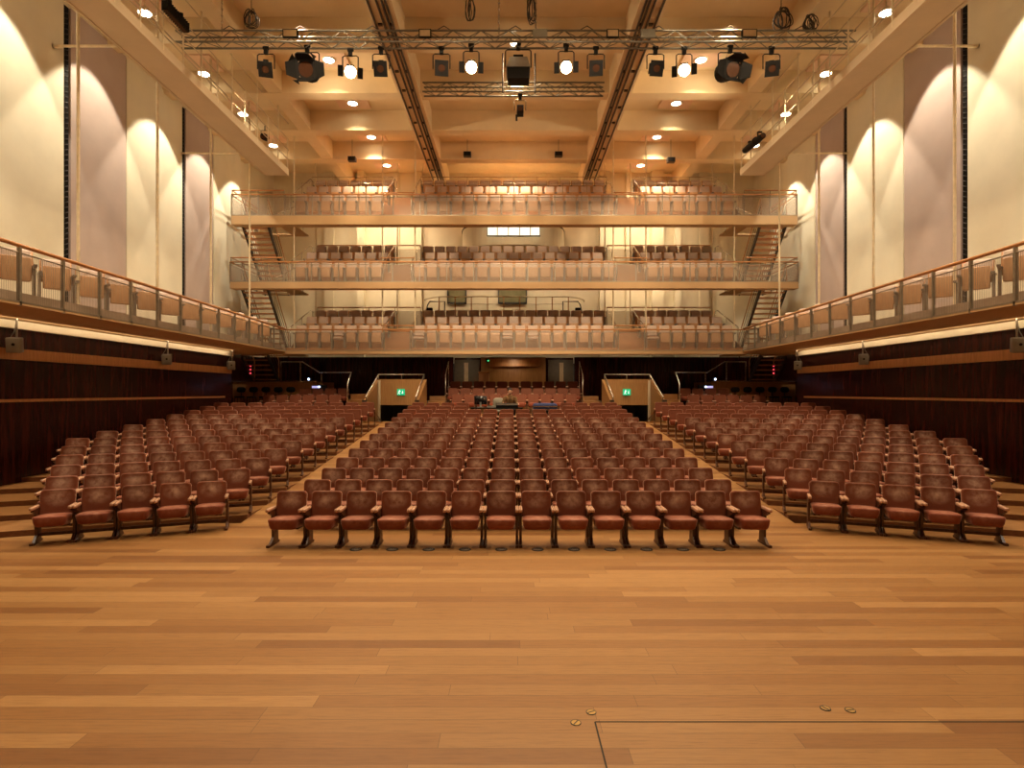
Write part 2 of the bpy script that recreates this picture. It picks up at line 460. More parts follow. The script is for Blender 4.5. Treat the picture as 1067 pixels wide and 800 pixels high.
# the trap door outline near the front of the stage: thin dark joint in the planks
def at(px, py, d): return Vector((CAM.x+(px-533)*d/F, d, CAM.z+(408-py)*d/F))
def onfloor(px, py):
    d = F*CAM.z/(py-408); return Vector((CAM.x+(px-533)*d/F, d, 0))
p0 = onfloor(620, 752); p1 = onfloor(1067, 750); p2 = onfloor(634, 800)
b = MB()
b.bb((p0.x, p0.y-0.006, -0.002), (4.6, p0.y+0.006, 0.0015)); b.bb((p0.x-0.006, p0.y-0.9, -0.002), (p0.x+0.006, p0.y, 0.0015))
tag(b.build('trapdoor_joint', plain('joint_black', (0.02, 0.014, 0.008), 0.8)), 'thin dark seam of a trapdoor cut into the stage planks', 'seam')
for (px, py, lab) in ((600, 753, 'round brass floor plug just outside the trapdoor corner, lower of the two there'),
                      (616, 742, 'round brass floor plug above the trapdoor corner, upper of the two there'),
                      (860, 738, 'round brass floor plug beyond the trapdoor seam, left of its pair'),
                      (886, 740, 'round brass floor plug beyond the trapdoor seam, right of its pair')):
    p = onfloor(px, py)
    t = empty('floor_plug', p, lab, 'floor plug', 'brass plugs in the stage floor', rz=random.uniform(0, 3))
    b = MB(); b.cyl((0,0,-0.004), (0,0,0.004), 0.036, 20); b.build('disc', M_BRASS, t)
    b = MB(); b.bb((-0.03, -0.004, 0.003), (0.03, 0.004, 0.0055)); b.build('slot', M_VENT, t)
    b = MB(); b.tube([(0.036*math.cos(a*0.3142), 0.036*math.sin(a*0.3142), 0.002) for a in range(20)], 0.004, 5, 0, True); b.build('ring', M_VENT, t)
for k in range(11):
    x = (371.5-533)*8.86/F - 0.115 + k*0.557
    t = empty('floor_vent', (x, 8.83, 0), 'round black floor vent before the front row, %s from left' % ORD[k], 'floor vent', 'floor vents before the front row')
    b = MB(); b.cyl((0,0,-0.004), (0,0,0.006), 0.095, 20); b.build('rim', M_VENT, t)
    b = MB()
    b.tube([(0.06*math.cos(a*0.3927), 0.06*math.sin(a*0.3927), 0.007) for a in range(16)], 0.006, 5, 0, True)
    b.tube([(0.03*math.cos(a*0.5236), 0.03*math.sin(a*0.5236), 0.007) for a in range(12)], 0.006, 5, 0, True)
    b.build('grille', M_STANCH, t)

# side blocks: one angled row per terrace
NROW = 13
XIN = 5.47
def row_frame(k):
    th = R(max(12.0, 22.0-1.2*k)); d = 10.3+0.93*k
    return th, d
def row_point(k, along, fwd):
    """left block, hall coordinates; along from the aisle outwards, fwd towards the stage"""
    th, d = row_frame(k)
    u = Vector((-math.cos(th), -math.sin(th))); f = Vector((math.sin(th), -math.cos(th)))
    return Vector((-XIN, d)) + u*along + f*(0.12+fwd)
def edge_at(k, x):
    """y of terrace front edge k at x"""
    th, d = row_frame(k)
    p = row_point(k, 0, 0.36)
    return p.y + (x-p.x)*math.tan(th)
for s in (-1, 1):
    for k in range(1, NROW):
        z = 0.1*k
        xi, xo = -5.1, -WX
        poly = [(xi, edge_at(k, xi)), (xo, edge_at(k, xo))]
        if k < NROW-1: poly += [(xo, edge_at(k+1, xo)), (xi, edge_at(k+1, xi))]
        else: poly += [(xo, 22.4), (xi, 22.4)]
        poly = [(-s*x, y) for x, y in poly]
        if s == -1: poly = poly[::-1]
        n = len(poly)
        b = MB()
        b.add([(x, y, z) for x, y in poly], [tuple(range(n)) if s == -1 else tuple(range(n))[::-1]], 0)
        b.add([(x, y, -0.05) for x, y in poly] + [(x, y, z) for x, y in poly],
              [(i, (i+1) % n, n+(i+1) % n, n+i) for i in range(n)], 1)
        struct(b, 'floor_terrace', [M_STEP, M_RISER])

# rear floor beyond the blocks
b = MB()
b.bb((-3.8, RAMP1, -0.2), (3.8, 24.35, ZR))
for y0, z in ((24.35, 1.48), (25.4, 1.75), (26.4, 2.07)): b.bb((-3.8, y0, -0.2), (3.8, 29, z))
for s in (-1, 1):
    x0, x1 = sorted((s*5.85, s*UX))
    b.bb((x0, RAMP1, -0.2), (x1, 23.5, 1.22))
    b.bb((x0, 23.5, -0.2), (x1, 24.7, 1.45)); b.bb((x0, 24.7, -0.2), (x1, 28, 1.73))
    b.bb((min(s*5.1, s*5.85), RAMP1, -0.2), (max(s*5.1, s*5.85), RAMP1+0.02, ZR))
struct(b, 'floor_rear', M_STEP)
for s in (-1, 1):
    x0, x1 = sorted((s*8.75, s*UX))
    b = MB(); b.bb((x0, 25.6, 1.5), (x1, 28, 2.86)); struct(b, 'platform_wall', M_PANELWOOD)
    b = MB(); b.bb((x0, 25.54, 2.86), (x1, 25.64, 2.90)); struct(b, 'platform_trim', M_SILVER)
    # steps up beside the exit passage
    b = MB()
    xa, xb = sorted((s*5.85, s*7.0))
    for i in range(4): b.bb((xa, 23.6+0.35*i, 1.0), (xb, 28, 1.6+0.24*i))
    xa, xb = sorted((s*3.0, s*3.78))
    for i in range(5): b.bb((xa, 23.8+0.5*i, 1.0), (xb, 28, 1.42+0.2*i))
    struct(b, 'steps', M_STEP)
    # exit passage
    xi, xo = s*3.85, s*5.8
    b = MB()
    for x in (xi, xo):
        a, c = sorted((x, x+s*0.10*(1 if x == xo else -1)))
        v = [(a, 22.4, -0.3), (c, 22.4, -0.3), (c, 24.6, -0.3), (a, 24.6, -0.3), (a, 22.4, 2.03), (c, 22.4, 2.03), (c, 24.6, 2.93), (a, 24.6, 2.93)]
        b.add(v, [(0,3,2,1), (4,5,6,7), (0,1,5,4), (1,2,6,5), (2,3,7,6), (3,0,4,7)])
    x0, x1 = sorted((xi, xo))
    b.bb((x0-0.1, 24.6, 1.85), (x1+0.1, 24.7, 2.95))
    struct(b, 'passage_wall', wood('passage_oak', (0.30, 0.15, 0.05), (0.38, 0.2, 0.075), (0.45, 0.25, 0.1), (14, 9, 1)))
    b = MB()
    v = [(x0, 22.4, 1.2), (x1, 22.4, 1.2), (x1, 27.5, -0.2), (x0, 27.5, -0.2)]
    b.add(v, [(0, 1, 2, 3)]); b.bb((x0-.1, 27.5, -0.3), (x1+.1, 27.6, 2.0)); b.bb((x0-.1, 24.7, 1.85), (x1+.1, 27.6, 1.95))
    b.bb((x0-.1, 24.6, -0.3), (x0, 27.5, 1.9)); b.bb((x1, 24.6, -0.3), (x1+.1, 27.5, 1.9))
    struct(b, 'passage_floor', M_GREYDOOR)
    b = MB()
    b.bb((x0, 24.5, 1.0), (x0+0.09, 24.6, 2.9)) if s == -1 else b.bb((x1-0.09, 24.5, 1.0), (x1, 24.6, 2.9))
    struct(b, 'passage_trim', M_CREAM)
    # steel rail round the top of the passage
    t = empty('passage_handrail', (s*4.82, 22.4, 2.03), 'steel handrail round the top of the %s exit passage' % SIDE[s], 'handrail')
    def L(x, y, z): return (x-s*4.82, y-22.4, z-2.03)
    b = MB(); b.tube([L(xo, 22.45, 2.2), L(xo, 24.62, 3.15), L(xi, 24.62, 3.15), L(xi, 22.45, 2.2)], 0.032, 8); b.build('rail', M_SILVER, t)
    for (x, y, z0, z1) in ((xo, 22.5, 2.0, 2.22), (xi, 22.5, 2.0, 2.22), (s*4.82, 24.65, 2.95, 3.14), (xo, 24.6, 2.93, 3.14), (xi, 24.6, 2.93, 3.14)):
        b = MB(); b.cyl(L(x, y, z0), L(x, y, z1), 0.022, 8); b.build('bracket', M_SILVER, t)
    for x in (xi, xo):
        c = x+s*0.05*(1 if x == xo else -1)
        b = MB(); b.bb(L(c-0.08, 22.38, 2.02), L(c+0.08, 22.55, 2.1)); b.build('cap', M_DARKSTEEL, t)
    # leaning poles inside the passage = wall handrail
    t = empty('wall_handrail', (xo, 22.6, 1.2), 'pale handrail sloping down inside the %s exit passage' % SIDE[s], 'handrail')
    b = MB(); b.tube([(-s*0.08, 0, 0.75), (-s*0.08, 2.2, -0.05)], 0.025, 8); b.build('rail', M_BAND, t)
    for y in (0.2, 1.8):
        b = MB(); b.cyl((0, y, 0.7-0.36*y), (-s*0.08, y, 0.7-0.36*y), 0.014, 6); b.build('bracket', M_SILVER, t)
    # exit sign: white running figure and arrow on green
    t = empty('exit_sign', (s*4.83+(0 if s == -1 else -0.03), 24.56, 2.40), 'green lit exit sign with white running figure in the %s passage' % SIDE[s], 'exit sign', 'exit signs')
    b = MB(); b.bb((-0.16, -0.03, -0.13), (0.16, 0.035, 0.13)); b.build('panel', M_SIGN, t)
    b = MB()
    y = -0.036
    b.cyl((-0.055, y, 0.075), (-0.055, y+0.01, 0.075), 0.022, 10)
    for q in ([(-0.06, 0.05), (-0.03, 0.045), (-0.055, -0.02), (-0.09, -0.015)], [(-0.085, -0.02), (-0.06, -0.02), (-0.025, -0.09), (-0.05, -0.1)],
              [(-0.09, -0.015), (-0.07, -0.03), (-0.12, -0.09), (-0.14, -0.075)], [(-0.06, 0.045), (-0.05, 0.025), (0.0, 0.02), (0.0, 0.04)],
              [(-0.06, 0.05), (-0.05, 0.03), (-0.11, 0.0), (-0.12, 0.02)],
              ):
        m = len(q); b.add([(x, y, z) for x, z in q], [tuple(range(m))[::-1]])
    b.build('running_figure', M_SIGNW, t)
    b = MB(); b.add([(x, y, z) for x, z in [(0.06, 0.06), (0.06, -0.02), (0.03, -0.02), (0.0725, -0.08), (0.115, -0.02), (0.085, -0.02), (0.085, 0.06)]], [(0, 1, 5, 6), (2, 3, 4)]); b.build('arrow', M_SIGNW, t)

# ---------------------------------------------------------------- setting: walls
SB_Z, SB_X = 4.15, 9.65   # side balcony
for s in (-1, 1):
    nm = 'wall_' + SIDE[s]
    b = MB(); x0, x1 = sorted((s*WX, s*(WX+0.3))); b.bb((x0, STAGE_END, -0.2), (x1, 22.3, 3.80)); b.bb(*[(min(s*WX, s*UX), 22.3, 0), (max(s*WX, s*UX), 22.5, 3.8)]); struct(b, nm, M_MAHOG)
    b = MB(); x0, x1 = sorted((s*(WX-0.10), s*WX)); b.bb((x0, STAGE_END, 3.12), (x1, 22.3, 3.36)); struct(b, 'trim_band_' + SIDE[s], M_BAND)
    b = MB(); x0, x1 = sorted((s*(WX-0.05), s*WX)); b.bb((x0, STAGE_END, 2.19), (x1, 21.9, 2.255)); struct(b, 'trim_strip_' + SIDE[s], M_BAND)
    b = MB(); x0, x1 = sorted((s*(WX-0.12), s*(WX+0.3))); b.bb((x0, STAGE_END, 3.80), (x1, 22.4, 3.97)); struct(b, 'trim_cream_' + SIDE[s], M_CREAM)
    b = MB(); x0, x1 = sorted((s*UX, s*(UX+0.3))); b.bb((x0, STAGE_END, 4.1), (x1, BACK+0.3, CEIL+0.2)); struct(b, 'wall_upper_' + SIDE[s], M_CREAM)
    b = MB(); x0, x1 = sorted((s*UX, s*(UX+0.3))); b.bb((x0, 22.3, -0.2), (x1, BACK, 4.1)); struct(b, 'wall_rear_' + SIDE[s], M_MAHOG)
    # cloth panels
    for i, (y0, y1, m) in enumerate(((8.5, 15.85, M_CREAMP), (16.05, 18.35, M_MAUVE), (18.45, 19.95, M_CREAMP), (19.97, 21.55, M_CREAMP), (21.72, 23.7, M_MAUVE), (23.85, 26.2, M_CREAMP))):
        dep = 0.06 if m is M_CREAMP else 0.10
        x0, x1 = sorted((s*UX, s*(UX-dep)))
        b = MB(); b.bb((x0, y0, 4.2), (x1, y1, 13.1)); struct(b, 'wall_panel_' + SIDE[s], m)
    for y0 in (15.85, 21.55):
        x0, x1 = sorted((s*UX, s*(UX-0.045)))
        b = MB(); b.bb((x0, y0, 4.2), (x1, y0+0.19, 13.1))
        for q in range(60):
            z = 4.3+q*0.145
            b.tube([(s*(UX-0.07), y0+0.02, z), (s*(UX-0.07), y0+0.16, z+0.07)], 0.012, 4, 1)
        struct(b, 'wall_slot_' + SIDE[s], [M_BLACK, M_DARKSTEEL])
b = MB(); b.bb((-UX-0.3, BACK, 3.9), (UX+0.3, BACK+0.3, CEIL+0.2))
struct(b, 'wall_back', M_CREAM)
b = MB()
for x, w, d in ((-9.6, 0.5, 0.12), (-7.9, 0.35, 0.35), (-6.2, 0.5, 0.12), (-4.9, 0.25, 0.2), (4.7, 0.5, 0.3), (6.0, 0.35, 0.15), (7.4, 0.6, 0.4), (8.5, 0.3, 0.2), (9.9, 0.5, 0.12)):
    b.bb((x-w/2, BACK-d, 4.2), (x+w/2, BACK, CEIL))
struct(b, 'wall_pilasters', M_CREAM)
b = MB(); b.bb((-UX, 28.0, 0), (-2.95, 28.2, 4.1)); b.bb((2.95, 28.0, 0), (UX, 28.2, 4.1)); b.bb((-2.95, 28.6, 0), (2.95, 28.8, 4.1)); struct(b, 'wall_back_lower', M_MAHOG)
b = MB(); b.bb((-1.62, 28.1, 2.0), (1.55, 28.6, 4.1)); struct(b, 'trim_panelling', M_PANELWOOD)
b = MB(); b.bb((-1.2, 27.75, 3.63), (1.2, 28.12, 4.0)); b.bb((1.2, 27.75, 3.7), (1.26, 28.12, 3.95)); struct(b, 'trim_canopy', M_BAND)
for i, s in enumerate((-1, 1)):
    x0, x1 = sorted((s*1.7, s*2.95))
    b = MB(); b.bb((x0, 28.45, 2.0), (x1, 28.6, 4.0)); dr = struct(b, 'door_%d' % (i+1), M_GREYDOOR)
    c = s*2.35
    b = MB(); b.bb((c-0.1, 28.40, 2.25), (c+0.1, 28.46, 3.85)); b.bb((x0, 28.40, 2.05), (x1, 28.46, 2.3)); b.build('door_plate', M_PALE, dr)
b = MB(); b.bb((-UX-0.3, STAGE_END-0.3, -0.2), (UX+0.3, STAGE_END, CEIL+0.2)); struct(b, 'wall_stage', M_BAND)
# windows behind the first balcony, lit control room behind the second
for i, (xa, xb) in enumerate(((466, 486), (519, 549))):
    d = 29.9
    xa, xb = (xa-533)*d/F-0.115, (xb-533)*d/F-0.115
    b = MB(); b.bb((xa+0.05, d, 7.05), (xb-0.05, d+0.1, 8.0)); w = struct(b, 'window_%d' % (i+1), M_WINDOW)
    b = MB()
    for lo, hi in (((xa, 29.84, 7.0), (xa+0.06, 30, 8.05)), ((xb-0.06, 29.84, 7.0), (xb, 30, 8.05)), ((xa, 29.84, 6.98), (xb, 30, 7.06)), ((xa, 29.84, 8.0), (xb, 30, 8.06))): b.bb(lo, hi)
    b.build('window_frame', M_WINFRAME, w)
outl = []
for k in range(25):
    a = math.pi*k/24
    outl.append((-0.03+2.62*math.copysign(abs(math.cos(a))**0.75, math.cos(a)), BACK-2.1*abs(math.sin(a))**0.75))
b = MB(); b.prism([(x, y) for x, y in outl], 9.55, 10.62)
struct(b, 'wall_control_room', M_CREAM)
b = MB(); b.tube([(x, y, 10.63) for x, y in outl], 0.04, 6); struct(b, 'trim_control_room', M_DARKSTEEL)
b = MB(); b.bb((-1.28, 27.86, 9.97), (1.24, 27.92, 10.75)); w = struct(b, 'window_3', M_BRIGHT)
b = MB()
for x in (-1.3, -0.82, -0.28, 0.26, 0.78, 1.24): b.bb((x, 27.82, 9.95), (x+0.035, 27.9, 10.75))
b.bb((-1.3, 27.82, 9.93), (1.275, 27.9, 9.98)); b.build('window_frame', M_DARKSTEEL, w)

# ---------------------------------------------------------------- setting: ceiling
b = MB(); b.bb((-UX-0.3, STAGE_END-0.3, CEIL), (UX+0.3, BACK+0.3, CEIL+0.2)); struct(b, 'ceiling', M_CEIL)
for y in (2.6, 5.8, 9.0, 12.0, 14.9, 17.5, 20.4, 23.3, 26.2):
    b = MB(); b.bb((-UX, y, 13.0), (UX, y+0.5, CEIL)); struct(b, 'ceiling_beam', M_CEIL)
for s in (-1, 1):
    x0, x1 = sorted((s*3.35, s*4.1))
    b = MB(); b.bb((x0, STAGE_END, 12.92), (x1, BACK, CEIL)); struct(b, 'ceiling_girder', M_CEIL)
    x0, x1 = sorted((s*8.25, s*8.75))
    b = MB(); b.bb((x0, STAGE_END, 13.02), (x1, BACK, CEIL)); struct(b, 'ceiling_girder', M_CEIL)
    b = MB()
    for x in (3.50, 3.60, 3.74, 3.98): b.bb((s*x-0.022, STAGE_END, 12.85), (s*x+0.022, 28.5, 12.93))
    for q in range(22):
        for x in (3.55, 3.86): b.bb((s*x-0.06, 2+q*1.2, 12.87), (s*x+0.06, 2.08+q*1.2, 12.93))
    struct(b, 'ceiling_track', M_DARKSTEEL)
DL = 0
def downlight(x, y, z, label, sz=0.62):
    t = empty('downlight', (x, y, z), label, 'ceiling light', 'recessed ceiling downlights')
    b = MB(); b.bb((-sz, -sz*0.75, -0.05), (sz, sz*0.75, 0.0)); b.build('panel', M_LIGHTPANEL, t)
    b = MB(); b.tube([(0.2*math.cos(a*0.2618), 0.2*math.sin(a*0.2618), -0.055) for a in range(24)], 0.03, 6, 0, True); b.build('rim', M_ROD, t)
    b = MB(); b.cyl((0, 0, -0.075), (0, 0, -0.05), 0.18, 20); b.build('lens', M_LITC, t)
for s in (-1, 1):
    for i, y in enumerate(BAY_Y[5:]):
        downlight(s*6.35, y, CEIL, 'round lit ceiling downlight in the %s ceiling bay, %s from the back wall' % (SIDE[s], ORD[4-i]))
    for i, y in enumerate(WASH_Y[2:]):
        t = empty('wall_washer', (s*10.75, y, CEIL), 'lit pendant wall washer beyond the %s catwalk, %s from the back wall' % (SIDE[s], ORD[4-i]), 'ceiling light', 'wall washers beyond the catwalks')
        b = MB(); b.bb((-0.45, -0.5, -0.06), (0.45, 0.5, 0.0)); b.build('panel', M_LIGHTPANEL, t)
        b = MB(); b.cyl((0, 0, -0.33), (0, 0, -0.05), 0.02, 6); b.build('stem', M_ROD, t)
        b = MB(); b.cyl((0, 0, -0.40), (0, 0, -0.28), 0.19, 16, r1=0.12); b.build('housing', M_ROD, t)
        b = MB(); b.cyl((0, 0, -0.42), (0, 0, -0.40), 0.17, 20); b.build('lens', M_LITC, t)
downlight(0, 18.9, CEIL, 'lit ceiling downlight on the centre line above the main truss', 0.5)

# ---------------------------------------------------------------- setting: balconies
TIERS = [dict(name='first', base=4.14, fb=4.01, rail=5.04, rows=(4.29, 4.83, 5.30), hx=12.2),
         dict(name='second', base=7.05, fb=6.78, rail=7.90, rows=(7.09, 7.75, 8.36), hx=12.0),
         dict(name='top', base=9.85, fb=9.48, rail=10.75, rows=(9.93, 10.75, 11.51), hx=11.95)]
TD = 24.3
ROWY = (24.95, 26.22, 27.5)
SECT = {'left': (-9.2, 7), 'centre': (-4.09, 16), 'right': (5.95, 7)}
for T in TIERS:
    z0, z1, z2 = T['rows']
    # stepped deck with the soffit rising underneath
    prof = [(TD, T['fb']), (TD, T['base']), (24.62, T['base']), (24.62, z0), (25.72, z0), (25.72, z1), (27.0, z1), (27.0, z2), (28.55, z2), (28.55, z2-0.28), (24.75, T['fb'])]
    b = MB(); n = len(prof)
    v = [(-9.75, y, z) for y, z in prof] + [(9.75, y, z) for y, z in prof]
    matf = [0, 0, 1, 1, 1, 1, 1, 1, 0, 0, 0]
    for k in range(n):
        b.add([v[k], v[(k+1) % n], v[n+(k+1) % n], v[n+k]], [(0, 1, 2, 3)], matf[k])
    for q in ([0, 1, 2, 3, 10], [3, 4, 5, 10], [5, 6, 7, 9, 10], [7, 8, 9]):
        b.add([v[i] for i in q], [tuple(range(len(q)))], 1); b.add([v[n+i] for i in q], [tuple(range(len(q)))[::-1]], 1)
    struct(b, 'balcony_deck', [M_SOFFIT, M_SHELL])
    for s in (-1, 1):
        x0, x1 = sorted((s*9.75, s*T['hx']))
        b = MB()
        b.bb((x0, TD, T['fb']), (x1, 24.75, T['base']))
        xa, xb = sorted((s*9.75, s*10.45)); b.bb((xa, 24.75, T['base']-0.06), (xb, 27.35, T['base']))
        xa, xb = sorted((s*10.45, s*11.85)); b.bb((xa, 27.05, T['base']-0.06), (xb, 27.35, T['base']))
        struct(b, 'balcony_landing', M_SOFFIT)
        # aisle half steps
        b = MB()
        xa, xb = sorted((s*4.5, s*5.55))
        for (y, za, zb) in ((25.4, z0, (z0+z1)/2), (26.68, z1, (z1+z2)/2)): b.bb((xa, y, za), (xb, y+0.34, zb))
        struct(b, 'balcony_steps', M_SHELL)
    # front balustrade
    hx = T['hx'] if T['base'] > 5 else 9.9
    t = empty('balcony_balustrade', (0, TD, T['base']), 'mesh balustrade with oak handrail along the front of the %s balcony' % T['name'], 'balustrade', 'mesh balustrades of the balconies')
    rz = T['rail']-T['base']
    b = MB(); b.tube([(-hx, 0.03, rz), (hx, 0.03, rz)], 0.034, 8); b.build('handrail', M_RAIL, t)
    nx = int(2*hx/1.1)
    for k in range(nx+1):
        x = -hx+2*hx*k/nx
        b = MB(); b.bb((x-0.018, 0.01, -0.05), (x+0.018, 0.06, rz)); b.build('post', M_POST, t)
    b = MB(); b.bb((-hx, 0.02, 0.03), (hx, 0.028, rz-0.10)); b.build('mesh_panel', M_MESH, t)
    b = MB(); b.bb((-hx, 0.01, rz-0.12), (hx, 0.035, rz-0.095)); b.bb((-hx, 0.005, 0.0), (hx, 0.05, 0.035)); b.build('mesh_frame', M_POST, t)
    if T['base'] > 5:
        for s in (-1, 1):
            t = empty('landing_rail', (s*hx, TD, T['base']), 'oak and mesh rail round the %s end landing of the %s balcony' % (SIDE[s], T['name']), 'balustrade', 'end landing rails of the balconies')
            b = MB(); b.tube([(-s*2.2, 0.10, rz+0.2), (0, 0.10, rz+0.2), (0, 2.6, rz+0.2)], 0.03, 8); b.build('handrail', M_RAIL, t)
            b = MB(); b.tube([(0, 0.05, rz), (0, 2.6, rz)], 0.03, 8); b.build('lower_rail', M_RAIL, t)
            b = MB(); b.bb((-0.004, 0.05, 0.03), (0.004, 2.6, rz-0.1)); b.build('mesh_panel', M_MESH, t)
            for (x, y) in ((-s*2.2, 0.1), (-s*1.1, 0.1), (0, 0.1), (0, 1.3), (0, 2.6)):
                b = MB(); b.cyl((x, y, -0.05), (x, y, rz+0.2), 0.018, 6); b.build('post', M_POST, t)
            # rail along the inner side of the stair head, sloping to the seats
            t = empty('stair_head_rail', (s*9.85, TD, T['base']), 'pale sloping handrail beside the %s stair head on the %s balcony' % (SIDE[s], T['name']), 'handrail', 'sloping stair rails')
            b = MB(); b.tube([(s*0.55, 0.9, 0.35), (-0.0, 2.6, 1.35)], 0.022, 6); b.build('rail', M_SILVER, t)
            for q in (0, 1):
                b = MB(); p = (s*0.55*(1-q), 0.9+1.7*q, 0.35+q); b.cyl((p[0], p[1], -0.05), p, 0.015, 6); b.build('post', M_SILVER, t)
    # handrails in the aisles and at the outer ends
    for s in (-1, 1):
        for (x, nm) in ((4.42, 'inner side of the %s aisle' % SIDE[s]), (5.62, 'outer side of the %s aisle' % SIDE[s]), (9.62, '%s outer end of the seats' % SIDE[s])):
            t = empty('aisle_handrail', (s*x, 25.2, z0), 'steel handrail at the %s of the %s balcony' % (nm, T['name']), 'handrail', 'steel aisle handrails of the balconies')
            h = z2-z0
            b = MB(); b.tube([(0, -0.45, 0.05), (0, -0.45, 0.9), (0, 2.0, h+0.95), (0, 2.35, h+0.95), (0, 2.35, h+0.02)], 0.022, 6); b.build('rail', M_SILVER, t)
            b = MB(); b.cyl((0, 0.9, (z1-z0)+0.02), (0, 0.9, 0.9+1.35*(h+0.05)/2.45), 0.017, 6); b.build('post', M_SILVER, t)
        # short cross rail in front of each aisle
        t = empty('aisle_gate_rail', (s*5.0, 24.75, T['base']), 'oak cross rail standing at the foot of the %s aisle on the %s balcony' % (SIDE[s], T['name']), 'handrail', 'cross rails at the aisle feet')
        b = MB(); b.tube([(-0.72, 0, 1.12), (0.72, 0, 1.12)], 0.026, 8); b.build('rail', M_RAIL, t)
        for q in (-0.62, 0.62):
            b = MB(); b.cyl((q, 0, 0.0), (q, 0, 1.12), 0.017, 6); b.build('post', M_SILVER, t)
    # rail behind the last row
    for s in (-1, 1):
        x0, x1 = sorted((s*4.6, s*9.7))
        if T['base'] < 9:
            t = empty('rear_rail', ((x0+x1)/2, 28.45, z2), 'oak rail with mesh behind the last row, %s section of the %s balcony' % (SIDE[s], T['name']), 'balustrade', 'rails behind the last rows')
            w = (x1-x0)/2
            b = MB(); b.tube([(-w, 0, 1.28), (w, 0, 1.28)], 0.03, 8); b.build('handrail', M_RAIL, t)
            b = MB(); b.bb((-w, 0, 0.05), (w, 0.008, 1.1)); b.build('mesh_panel', M_MESH, t)
            for q in range(5):
                b = MB(); x = -w+2*w*q/4; b.cyl((x, 0, 0), (x, 0, 1.28), 0.017, 6); b.build('post', M_POST, t)
# top-balcony rails over the middle and last rows
T = TIERS[2]
for sec, (xs, n) in SECT.items():
    for r_, (y, z, wd) in enumerate(((25.68, 10.75, 'middle'), (26.97, 11.51, 'last'))):
        w = (n*0.544)/2; cx = xs+(n-1)*0.272
        t = empty('row_rail', (cx, y, z), 'thin steel rail before the %s row, %s section of the top balcony' % (wd, sec), 'handrail', 'steel rails between the top rows')
        b = MB(); b.tube([(-w, 0, 0.0), (-w, 0, 0.96), (w, 0, 0.96), (w, 0, 0.0)], 0.016, 6); b.build('rail', M_SILVER, t)
        m = int(n/2)
        for q in range(1, m):
            b = MB(); x = -w+2*w*q/m; b.cyl((x, 0, 0), (x, 0, 0.96), 0.012, 6); b.build('post', M_SILVER, t)
# white balustrade on the first balcony's rear gangway
t = empty('white_balustrade', (-0.5, 28.5, 5.3), 'white bar balustrade with curved ends before the green windows', 'balustrade')
arc = [(-4.1, 0.9, 1.72), (-3.95, 0.4, 1.76), (-3.55, 0.1, 1.8), (-3.0, 0, 1.82)]
b = MB(); b.tube(arc + [(-x, y, z) for x, y, z in arc[::-1]], 0.028, 8); b.build('handrail', M_ROD, t)
for i in range(3):
    b = MB(); b.tube([(-3.0, 0, 0.85+0.3*i), (3.0, 0, 0.85+0.3*i)], 0.009, 5); b.build('bar', M_SILVER, t)
for i in range(9):
    x = -3.2+0.8*i
    b = MB(); b.bb((x-0.025, -0.02, 0.0), (x+0.025, 0.02, 1.8)); b.build('post', M_RAIL, t)
for s in (-1, 1):
    t = empty('black_rail_frame', (-0.5+s*3.35, 28.75, 5.3), 'black metal rail frame at the %s end of the white balustrade' % SIDE[s], 'rail frame', 'black rail frames')
    b = MB(); b.tube([(-s*0.4, 0, 0.0), (-s*0.4, 0, 1.62), (s*0.35, 0, 1.62), (s*0.5, 0.3, 1.5), (s*0.62, 0.5, 1.1)], 0.03, 6); b.build('rail', M_DARKSTEEL, t)
    b = MB(); b.bb((s*0.35-0.13, -0.1, 0.9), (s*0.35+0.13, 0.12, 1.3)); b.build('box', M_BLACK, t)

